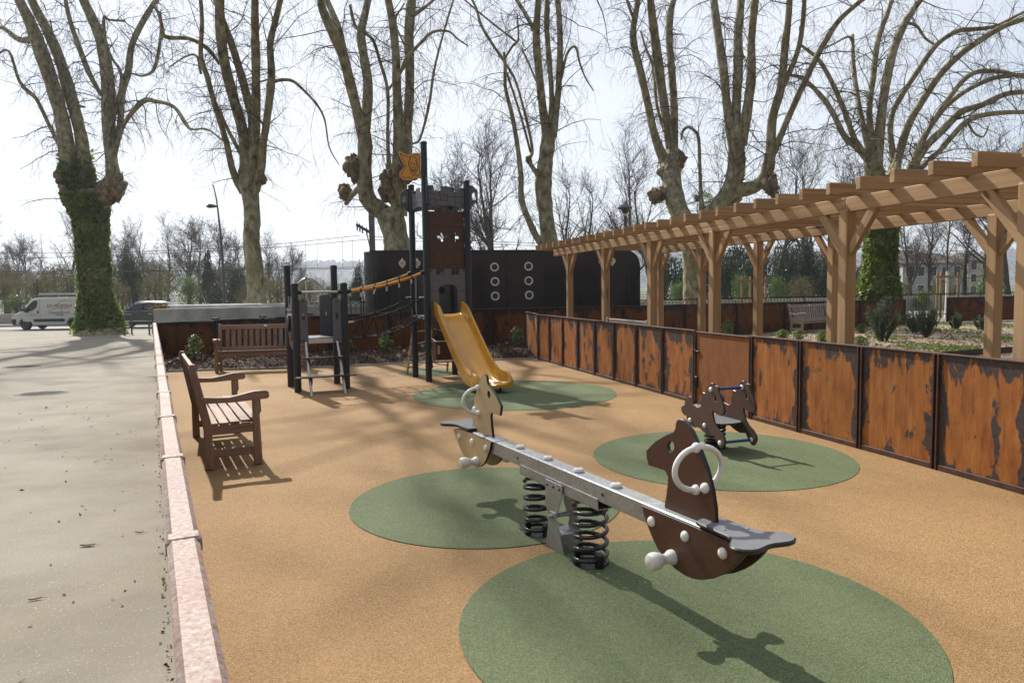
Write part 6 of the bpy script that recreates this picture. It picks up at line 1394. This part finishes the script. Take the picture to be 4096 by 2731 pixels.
for a in [('dark conifer standing left of the street lamp', 838, 985, 70, 130, EVG[2]), ('dark evergreen right of the street lamp', 935, 1050, 72, 150, EVG[0]), ('dark ivy-clad tree behind the car', 530, 985, 68, 130, EVG[1]), ('small dark evergreen beside the kiosk corner', 1428, 1045, 52, 85, EVG[0]),
          ('ivy-clad trunk just left of the massive plane base', 2655, 1010, 44, 42, EVG[1]), ('dark evergreen right of the massive plane base', 2905, 985, 56, 130, EVG[0]), ('big dark evergreen behind the staked tree', 3020, 965, 58, 170, EVG[1]), ('yellowish evergreen in the middle of the dark hedge', 3130, 975, 56, 150, EVG[0]), ('tall dark evergreen left of the front pergola post', 3235, 930, 60, 160, EVG[2]), ('dark evergreen at the back behind the left railing', 2700, 1000, 66, 190, EVG[1]), ('dark evergreen at the back behind the massive plane', 2820, 990, 68, 180, EVG[0]), ('dark evergreen at the back left of the staked tree', 2960, 960, 70, 200, EVG[1]), ('dark evergreen at the back right of the staked tree', 3170, 955, 70, 220, EVG[0]), ('dark evergreen at the back near the front pergola post', 3300, 980, 70, 200, EVG[1]), ('dark evergreen behind the front pergola post', 3330, 975, 58, 140, EVG[1]), ('low dark evergreen right of the front pergola post', 3430, 1060, 54, 110, EVG[0]), ('narrow ivy column right of the wrapped young tree', 3862, 985, 46, 34, EVG[2]), ('ivy column left of the last rear pergola post', 3950, 930, 46, 50, EVG[1])]: put_cloud('evergreen_tree', *a, 'tree', 'evergreens of the far bank')
for a in [('tall brown thicket at the left edge', 30, 1060, 70, 260, SCR[0]), ('tall brown thicket above the van', 220, 1050, 71, 280, SCR[0]), ('tall brown thicket right of the ivy trunk', 440, 1060, 71, 260, SCR[0]), ('tall brown thicket above the car', 640, 1040, 71, 280, SCR[0]), ('tall brown thicket behind the street lamp', 860, 1060, 71, 260, SCR[0]), ('tall brown thicket behind the second plane trunk', 1050, 1080, 71, 240, SCR[0]), ('tall brown thicket behind the small tower', 1240, 1105, 71, 220, SCR[0]), ('olive scrub at the left edge behind the van', 15, 1105, 62, 160, SCR[0]), ('ochre scrub above the van roof', 150, 1080, 63, 190, SCR[0]), ('brown scrub left of the ivy trunk', 270, 1090, 62, 150, SCR[0]), ('green scrub behind the van cab', 60, 1170, 60.5, 120, SCR[1]), ('brown scrub right of the ivy trunk', 470, 1120, 63, 170, SCR[0]), ('brown scrub above the car', 620, 1100, 64, 190, SCR[0]), ('glossy green scrub left of the street lamp', 760, 1090, 63, 130, SCR[1]), ('dark scrub at the foot of the street lamp', 870, 1120, 64, 150, SCR[2]), ('brown scrub left of the second plane trunk', 985, 1130, 63, 120, SCR[0]), ('grey-brown scrub right of the second plane trunk', 1110, 1110, 64, 150, SCR[0]), ('scrub behind the small tower rails', 1220, 1115, 65, 150, SCR[0]), ('green scrub behind the rope bridge', 1330, 1120, 64, 140, SCR[1]), ('dark scrub beside the kiosk', 1410, 1130, 63, 120, SCR[2]),
          ('scrub at the foot of the massive plane', 2720, 1120, 48, 110, SCR[1]), ('glossy laurel left of the staked tree', 2965, 1085, 46, 100, SCR[1]), ('glossy laurel right of the staked tree', 3110, 1095, 46, 90, SCR[1]), ('brown scrub below the dark hedge', 3200, 1100, 50, 150, SCR[0]), ('bright laurel left of the right ivy trunk', 3445, 1090, 42, 70, SCR[1]), ('scrub at the foot of the right ivy trunk', 3600, 1130, 46, 110, SCR[0]), ('scrub behind the wrapped young tree', 3780, 1120, 48, 150, SCR[0]), ('scrub at the right end behind the railing', 3960, 1100, 48, 150, SCR[1]), ('brown scrub filling the gap behind the railing', 3690, 1150, 44, 110, SCR[1]), ('dark scrub behind the left railing end', 2620, 1130, 44, 90, SCR[2])]: put_cloud('scrub_bush', *a, 'bush', 'scrub of the far bank')
# ------------------------------------------------------------------ houses on the far side, right
def house(label, px0, px1, top, Y, roof_h, wall, zb=-.8, nwin=3, rows=2):
    p0, p1 = atY(px0, 1150, Y), atY(px1, 1150, Y); w_ = p1[0] - p0[0]; H = atY((px0 + px1) / 2, top, Y)[2] - zb; t = thing('house', label, 'house', ((p0[0] + p1[0]) / 2, Y, zb), 0, 'houses beyond the trees'); D_ = 9
    mb = MB(); mb.box((0, D_ / 2, H / 2), (w_, D_, H)); mb.build('wall', wall, t)
    mb = MB(); o_ = .35; mb.add([(-w_ / 2 - o_, -o_, H), (w_ / 2 + o_, -o_, H), (w_ / 2 + o_, D_ + o_, H), (-w_ / 2 - o_, D_ + o_, H), (-w_ / 2 + 1, D_ / 2, H + roof_h), (w_ / 2 - 1, D_ / 2, H + roof_h)], [(0, 1, 5, 4), (2, 3, 4, 5), (1, 2, 5), (3, 0, 4), (0, 3, 2, 1)]); mb.build('roof', M['rooftile'], t)
    for r_ in range(rows):
        for k in range(nwin):
            x = (k + .5) / nwin * w_ - w_ / 2; z = H * (r_ + .55) / rows; mb = MB(); mb.box((x, -.02, z), (1.1, .08, 1.5)); wn_ = mb.build('window', M['line'], t); mb = MB(); mb.box((x, -.045, z), (.9, .05, 1.3)); mb.build('pane', M['pane'], wn_)
M['rooftile'] = simple('brown_roof', (.085, .065, .055), .9, 0, .3, 1.5, .3); M['render'] = simple('pale_render', (.42, .41, .40), .9, 0, .12, .6, .05); M['render2'] = simple('cream_render', (.50, .45, .37), .9, 0, .12, .6, .05)
house('long pale grey house seen between the bare trees at right', 3610, 3850, 1052, 105, 1.6, M['render'], nwin=5)
house('cream house right of the long pale grey one', 3870, 3960, 1040, 120, 1.4, M['render2'], nwin=2, rows=3)
house('brown-roofed house far behind the dark hedge', 3240, 3420, 1045, 130, 2.0, M['render2'], nwin=4)
house('small far house above the long pale grey one', 3560, 3700, 1028, 190, 2.0, M['render'], nwin=3, rows=3)
# ------------------------------------------------------------------ wooded hill far off
rng = np.random.default_rng(77); rows = []
xs_ = np.linspace(-2600, 2600, 420)
for Yk, hf in ((1150, 0), (1300, .45), (1450, .8), (1600, 1.0), (1800, .9)):
    ridge = 62 + 14 * np.sin(xs_ * .0021 + 1) + 9 * np.sin(xs_ * .006) + 5 * np.sin(xs_ * .017 + 2) ; rows.append([(x, Yk, max(-1, hf * r_ + (rng.normal(0, 2.6) if hf > 0 else -1))) for x, r_ in zip(xs_, ridge)])
hl = grid('wooded_hill', rows, M['hill']); struct(hl)
N = 15000; xx = rng.uniform(-1300, 1500, N); hh_ = rng.random(N) ** .8; base = 62 + 14 * np.sin(xx * .0021 + 1) + 9 * np.sin(xx * .006) + 5 * np.sin(xx * .017 + 2); fz_ = np.interp(1150 + 450 * hh_, [1150, 1300, 1450, 1600], [0, .45, .8, 1.0])
P = np.stack([xx, 1150 + 450 * hh_, fz_ * base + rng.uniform(0, 9, N)], -1); o = leaves('hill_wood', P, np.tile([0, -1.0, .4], (N, 1)), rng.uniform(4, 9, N), M['hill'], None, 'stuff', 1.0, .6); tag(o, 'blue hazy woodland covering the far hillside', 'wood', kind='stuff')

# ================================================================== vehicles
M['van_white'] = simple('white_van_paint', (.62, .62, .61), .32, 0, .04, 3, 0, coat=.5); M['trim'] = simple('grey_plastic_trim', (.035, .036, .04), .6, 0, .1, 10, .05); M['tyre'] = simple('tyre_rubber', (.012, .012, .012), .85, 0, .2, 20, .1)
M['rim'] = simple('alloy_rim', (.45, .45, .45), .35, .7, .05, 10, 0); M['glass'] = simple('car_glass', (.02, .028, .032), .06, 0, .1, 3, 0, coat=.6); M['car_paint'] = simple('dark_grey_car_paint', (.035, .038, .046), .28, .3, .06, 3, 0, coat=.8); M['tail'] = simple('red_tail_lamp', (.35, .012, .012), .25, 0, .1, 5, 0); M['headlamp'] = simple('headlamp_glass', (.55, .56, .58), .12, .2, .05, 5, 0)
M['print_red'] = simple('red_lettering', (.36, .025, .03), .5, 0, .05, 5, 0); M['print_grey'] = simple('grey_lettering', (.09, .09, .10), .5, 0, .05, 5, 0); M['print_gold'] = simple('gold_swoosh', (.55, .33, .06), .5, 0, .05, 5, 0)
def wheel(t, x, y, r_, wd, sg, spokes=5):
    ax = np.array([[1, 0, 0], [0, 0, 1], [0, -1.0 * sg, 0]]); o = (x, y, r_)
    w_ = thing('wheel', None, None); del_ = w_
    mb = MB(); mb.lathe([(r_ * .62, -wd), (r_ * .95, -wd), (r_, -wd * .8), (r_, -.03), (r_ * .96, 0), (r_ * .66, .008), (r_ * .60, -.02)], o, ax, 26); ty = mb.build('wheel', M['tyre'], t)
    bpy.data.objects.remove(w_)
    mb = MB(); mb.lathe([(r_ * .62, -.06), (r_ * .62, -.012), (r_ * .56, -.004), (r_ * .5, -.03), (r_ * .1, -.03), (r_ * .1, -.008), (.01, -.004)], o, ax, 20); rm = mb.build('rim', M['rim'], ty)
    mb = MB()
    for k in range(spokes):
        a = k / spokes * 6.283; c = np.array(o) + (math.cos(a + .6) * ax[0] + math.sin(a + .6) * ax[1]) * r_ * .34 + ax[2] * -.028; mb.lathe([(.05, 0), (.05, .002)], c, ax, 8)
    mb.build('rim_holes', M['tyre'], ty)['kind'] = 'stuff'
def text(body, size, mat, parent, x, z, y, shear=0.0, align='CENTER', wscale=1.0):
    cu = bpy.data.curves.new('lettering', 'FONT'); cu.body = body; cu.size = size; cu.shear = shear; cu.align_x = align; cu.extrude = .0015; cu.space_character = 1.05; cu.offset = size * .02
    to = bpy.data.objects.new('lettering_curve', cu); COL.objects.link(to); dg = bpy.context.evaluated_depsgraph_get(); me = bpy.data.meshes.new_from_object(to.evaluated_get(dg)); COL.objects.unlink(to); bpy.data.objects.remove(to)
    me.materials.clear(); me.materials.append(mat); o = bpy.data.objects.new('lettering', me); COL.objects.link(o); o.parent = parent; o.location = (x, y, z); o.rotation_euler = (math.pi / 2, 0, 0); o.scale = (wscale, 1, 1); return o
# ---- van: nose to the left, near side at local y = 0, x from nose (0) to tail
YV = 49.3; v0 = atY(48, 1319, YV); v1 = atY(278, 1314, YV); vz = zr_
VL = 5.36; van = thing('van', 'white delivery van with ladder rack and red lettering on its side', 'van', (v0[0], YV, vz), R(1.0)); VW = 1.95
side = [(.03, .42), (.0, .55), (.02, .82), (.06, .95), (.28, 1.13), (.55, 1.24), (1.0, 1.66), (1.38, 2.03), (1.62, 2.17), (1.95, 2.22), (5.0, 2.24), (5.26, 2.20), (5.34, 2.05), (5.38, 1.2), (5.38, .40), (4.70, .32)]
arc = lambda cx, cz, r_, n=9: [(cx + r_ * math.cos(a), cz + r_ * math.sin(a)) for a in np.linspace(0, math.pi, n)]
FX, RX, WR = .93, 4.18, .345
body = side + arc(RX, .36, .43) + [(3.6, .30), (1.5, .30)] + arc(FX, .36, .43) + [(.3, .36)]
mb = MB(); mb.prism(body, (0, VW / 2, 0), (1, 0, 0), Z, VW, (), .06); mb.build('body', M['van_white'], van, smooth=40)
def flatp(name, poly, y, mat, parent, t_=.012): mb = MB(); mb.prism(poly, (0, y, 0), (1, 0, 0), Z, t_, (), .002); return mb.build(name, M[mat], parent)
dr = flatp('door', [(.78, .62), (1.93, .50), (1.93, 2.05), (1.55, 2.03), (1.1, 1.62), (.80, 1.22)], -.002, 'van_white', van, .008)
flatp('window', [(1.02, 1.30), (1.50, 1.34), (1.74, 1.52), (1.83, 1.75), (1.85, 2.02), (1.60, 2.01), (1.36, 1.83), (1.08, 1.53)], -.008, 'glass', dr); flatp('pillar', [(1.40, 1.33), (1.45, 1.33), (1.47, 1.93), (1.42, 1.89)], -.013, 'trim', dr, .01)
mb = MB(); mb.box((1.12, -.14, 1.36), (.20, .16, .28), ch=.04); mb.build('mirror', M['trim'], dr); mb = MB(); mb.box((1.83, -.015, 1.23), (.11, .03, .20), ch=.03); mb.build('handle', M['trim'], dr)
flatp('quarter_glass', [(.62, 1.30), (1.0, 1.31), (1.05, 1.50), (1.0, 1.60)], -.006, 'trim', van)
mb = MB(); mb.box((.19, VW / 2, .60), (.44, VW + .03, .50), ch=.10); mb.build('bumper', M['trim'], van, smooth=40)
flatp('headlamp', [(.16, .98), (.35, 1.14), (.36, 1.20), (.24, 1.14)], -.01, 'headlamp', van, .02); mb = MB(); mb.box((5.36, .05, 1.27), (.10, .16, .62), ch=.03); mb.build('tail_lamp', M['tail'], van)
flatp('rub_strip', [(1.55, .56), (3.62, .56), (3.62, .76), (1.50, .76)], -.008, 'trim', van, .02); mb = MB(); mb.box((5.02, VW / 2, .72), (.74, VW + .03, .62), ch=.05); mb.build('rear_bumper', M['trim'], van)
for x, z0, z1 in ((1.97, .5, 2.1), (3.45, .78, 1.7), (4.75, .9, 2.1)): mb = MB(); mb.box((x, -.001, (z0 + z1) / 2), (.012, .006, z1 - z0)); mb.build('panel_gap', M['trim'], van)
mb = MB(); mb.box((3.3, -.001, 1.06), (2.6, .006, .012)); mb.build('panel_gap', M['trim'], van)
for x in (FX, RX):
    for y, sg in ((.02, 1), (VW - .02, -1)): wheel(van, x, y, WR, .2, sg)
mb = MB()
for x in (2.15, 3.35, 4.55): mb.box((x, VW / 2, 2.30), (.06, 1.7, .05)); 
for y in (.15, VW - .15): mb.tube([(1.65, y, 2.28), (1.8, y, 2.38), (5.1, y, 2.38)], .03, 8)
mb.build('roof_rack', M['trim'], van); mb = MB()
for y in (.35, .75): mb.box((3.4, y, 2.47), (3.3, .03, .08))
for x in np.arange(1.9, 5.0, .28): mb.box((x, .55, 2.47), (.03, .40, .03))
mb.build('ladder', M['alu'], van)
yt_ = -.0085
text('LO PICCOLO', .27, M['print_red'], van, 3.32, 1.55, yt_, .25, wscale=1.02); text('Professionnels & Particuliers', .13, M['print_grey'], van, 3.30, 1.15, yt_, .2, wscale=.92); text('Dépannage', .12, M['print_grey'], van, 3.30, 1.00, yt_, .2); text('Chauffage - Climatisation - Plomberie', .06, M['print_grey'], van, 3.35, 1.455, yt_, .2, wscale=1.15)
text('LO PICCOLO', .075, M['print_grey'], van, 1.48, .985, yt_ - .003, .2); text('05 59 00', .07, M['print_red'], van, 1.50, .83, yt_ - .003, 0) if False else None
def swoosh(pts, w0, mat, nm): 
    P = cr(pts, 6); T_ = np.gradient(P, axis=0); T_ /= np.linalg.norm(T_, axis=1, keepdims=True); n = np.stack([-T_[:, 1], T_[:, 0]], -1); w_ = w0 * np.sin(np.linspace(.15, math.pi - .05, len(P)))[:, None]; flatp(nm, [tuple(p) for p in P + n * w_] + [tuple(p) for p in (P - n * w_)[::-1]], yt_ + .002, mat, van, .006)
swoosh([(3.10, 1.70), (3.35, 1.88), (3.7, 2.02), (4.05, 1.97), (4.28, 1.80)], .022, 'print_gold', 'emblem'); swoosh([(3.10, 1.70), (3.25, 1.82), (3.45, 1.93)], .022, 'print_red', 'emblem'); swoosh([(2.45, 1.72), (2.55, 1.77), (2.75, 1.79)], .012, 'print_gold', 'emblem'); swoosh([(2.50, 1.36), (2.65, 1.35), (2.85, 1.39), (3.0, 1.50)], .02, 'print_gold', 'emblem'); swoosh([(1.28, 1.0), (1.42, 1.10), (1.65, 1.14), (1.85, 1.03)], .012, 'print_gold', 'emblem')
# ---- estate car, nose to the left
YK = 50.2; k1 = atY(704, 1300, YK); CL = 4.75; car = thing('car', 'dark grey estate car parked between ivy tree and concrete wall', 'car', (k1[0] - CL * 1.06, YK, vz), R(-1.0)); car.scale = (1.06, 1.06, 1.17); CW = 1.84
lower = [(.02, .45), (.0, .62), (.08, .78), (.45, .90), (1.10, 1.00), (1.35, 1.03), (2.4, 1.06), (4.45, 1.08), (4.70, 1.04), (4.75, .80), (4.72, .42), (4.4, .30)] + arc(3.72, .34, .40) + [(3.2, .24), (1.4, .24)] + arc(.88, .34, .40) + [(.3, .30)]
mb = MB(); mb.prism(lower, (0, CW / 2, 0), (1, 0, 0), Z, CW, (), .07); mb.build('body', M['car_paint'], car, smooth=40)
gh_b = [(1.20, 1.02), (4.52, 1.06)]; prof = [(1.18, 1.03), (1.55, 1.24), (1.95, 1.44), (2.3, 1.52), (2.9, 1.56), (3.7, 1.54), (4.15, 1.47), (4.45, 1.22), (4.55, 1.07)]
rings = []
for x, z in prof: k = (z - 1.03) / .53; ins = .10 + .20 * k; rings.append([(x, ins * .4, 1.02), (x, ins, z - .03), (x, ins + .10, z), (x, CW - ins - .10, z), (x, CW - ins, z - .03), (x, CW - ins * .4, 1.02)])
mb = MB(); mb.loft(rings); mb.build('cabin', M['car_paint'], car, smooth=50)
def sidegl(name, poly): 
    mb = MB(); rr_ = [[(x, .036 + .26 * max(0, (z - 1.02)) * .72 + dy, z) for x, z in poly] for dy in (0, -.012)]; mb.loft(rr_); mb.build(name, M['glass'], car)
sidegl('front_window', [(1.62, 1.07), (2.55, 1.09), (2.60, 1.46), (2.2, 1.44), (1.85, 1.30)]); sidegl('rear_window', [(2.66, 1.09), (3.55, 1.10), (3.62, 1.42), (3.4, 1.46), (2.70, 1.46)]); sidegl('quarter_window', [(3.70, 1.11), (4.22, 1.13), (4.02, 1.38), (3.74, 1.41)])
mb = MB(); mb.tube([(2.0, .24, 1.50), (2.3, .25, 1.565), (3.8, .26, 1.575), (4.1, .26, 1.50)], .018, 8); mb.build('roof_rail', M['alu'], car)
mb = MB(); mb.box((1.62, -.08, 1.12), (.18, .16, .12), ch=.03); mb.build('mirror', M['car_paint'], car); mb = MB(); mb.box((2.4, -.004, .42), (2.2, .02, .05)); mb.build('chrome_strip', M['alu'], car); mb = MB(); mb.box((.10, .25, .74), (.22, .36, .13), ch=.03); mb.build('headlight', M['headlamp'], car); mb = MB(); mb.box((4.68, .18, .92), (.12, .34, .16), ch=.03); mb.build('tail_light', M['tail'], car)
for x in (.88, 3.72):
    for y, sg in ((.03, 1), (CW - .03, -1)): wheel(car, x, y, .335, .2, sg)

# ================================================================== air
g = G('haze_air'); pv_ = g.n('VolumePrincipled', {'Color': (.80, .88, 1.0), 'Density': .00042, 'Anisotropy': .35}); g.t.links.new(pv_.outputs[0], g.out.inputs['Volume'])
mb = MB(); mb.box((0, 1580, 57), (6400, 3400, 122)); hz_ = mb.build('haze', g.m, smooth=0); hz_['kind'] = 'stuff'; tag(hz_, 'thin bright haze between the camera and the far hill', 'haze')
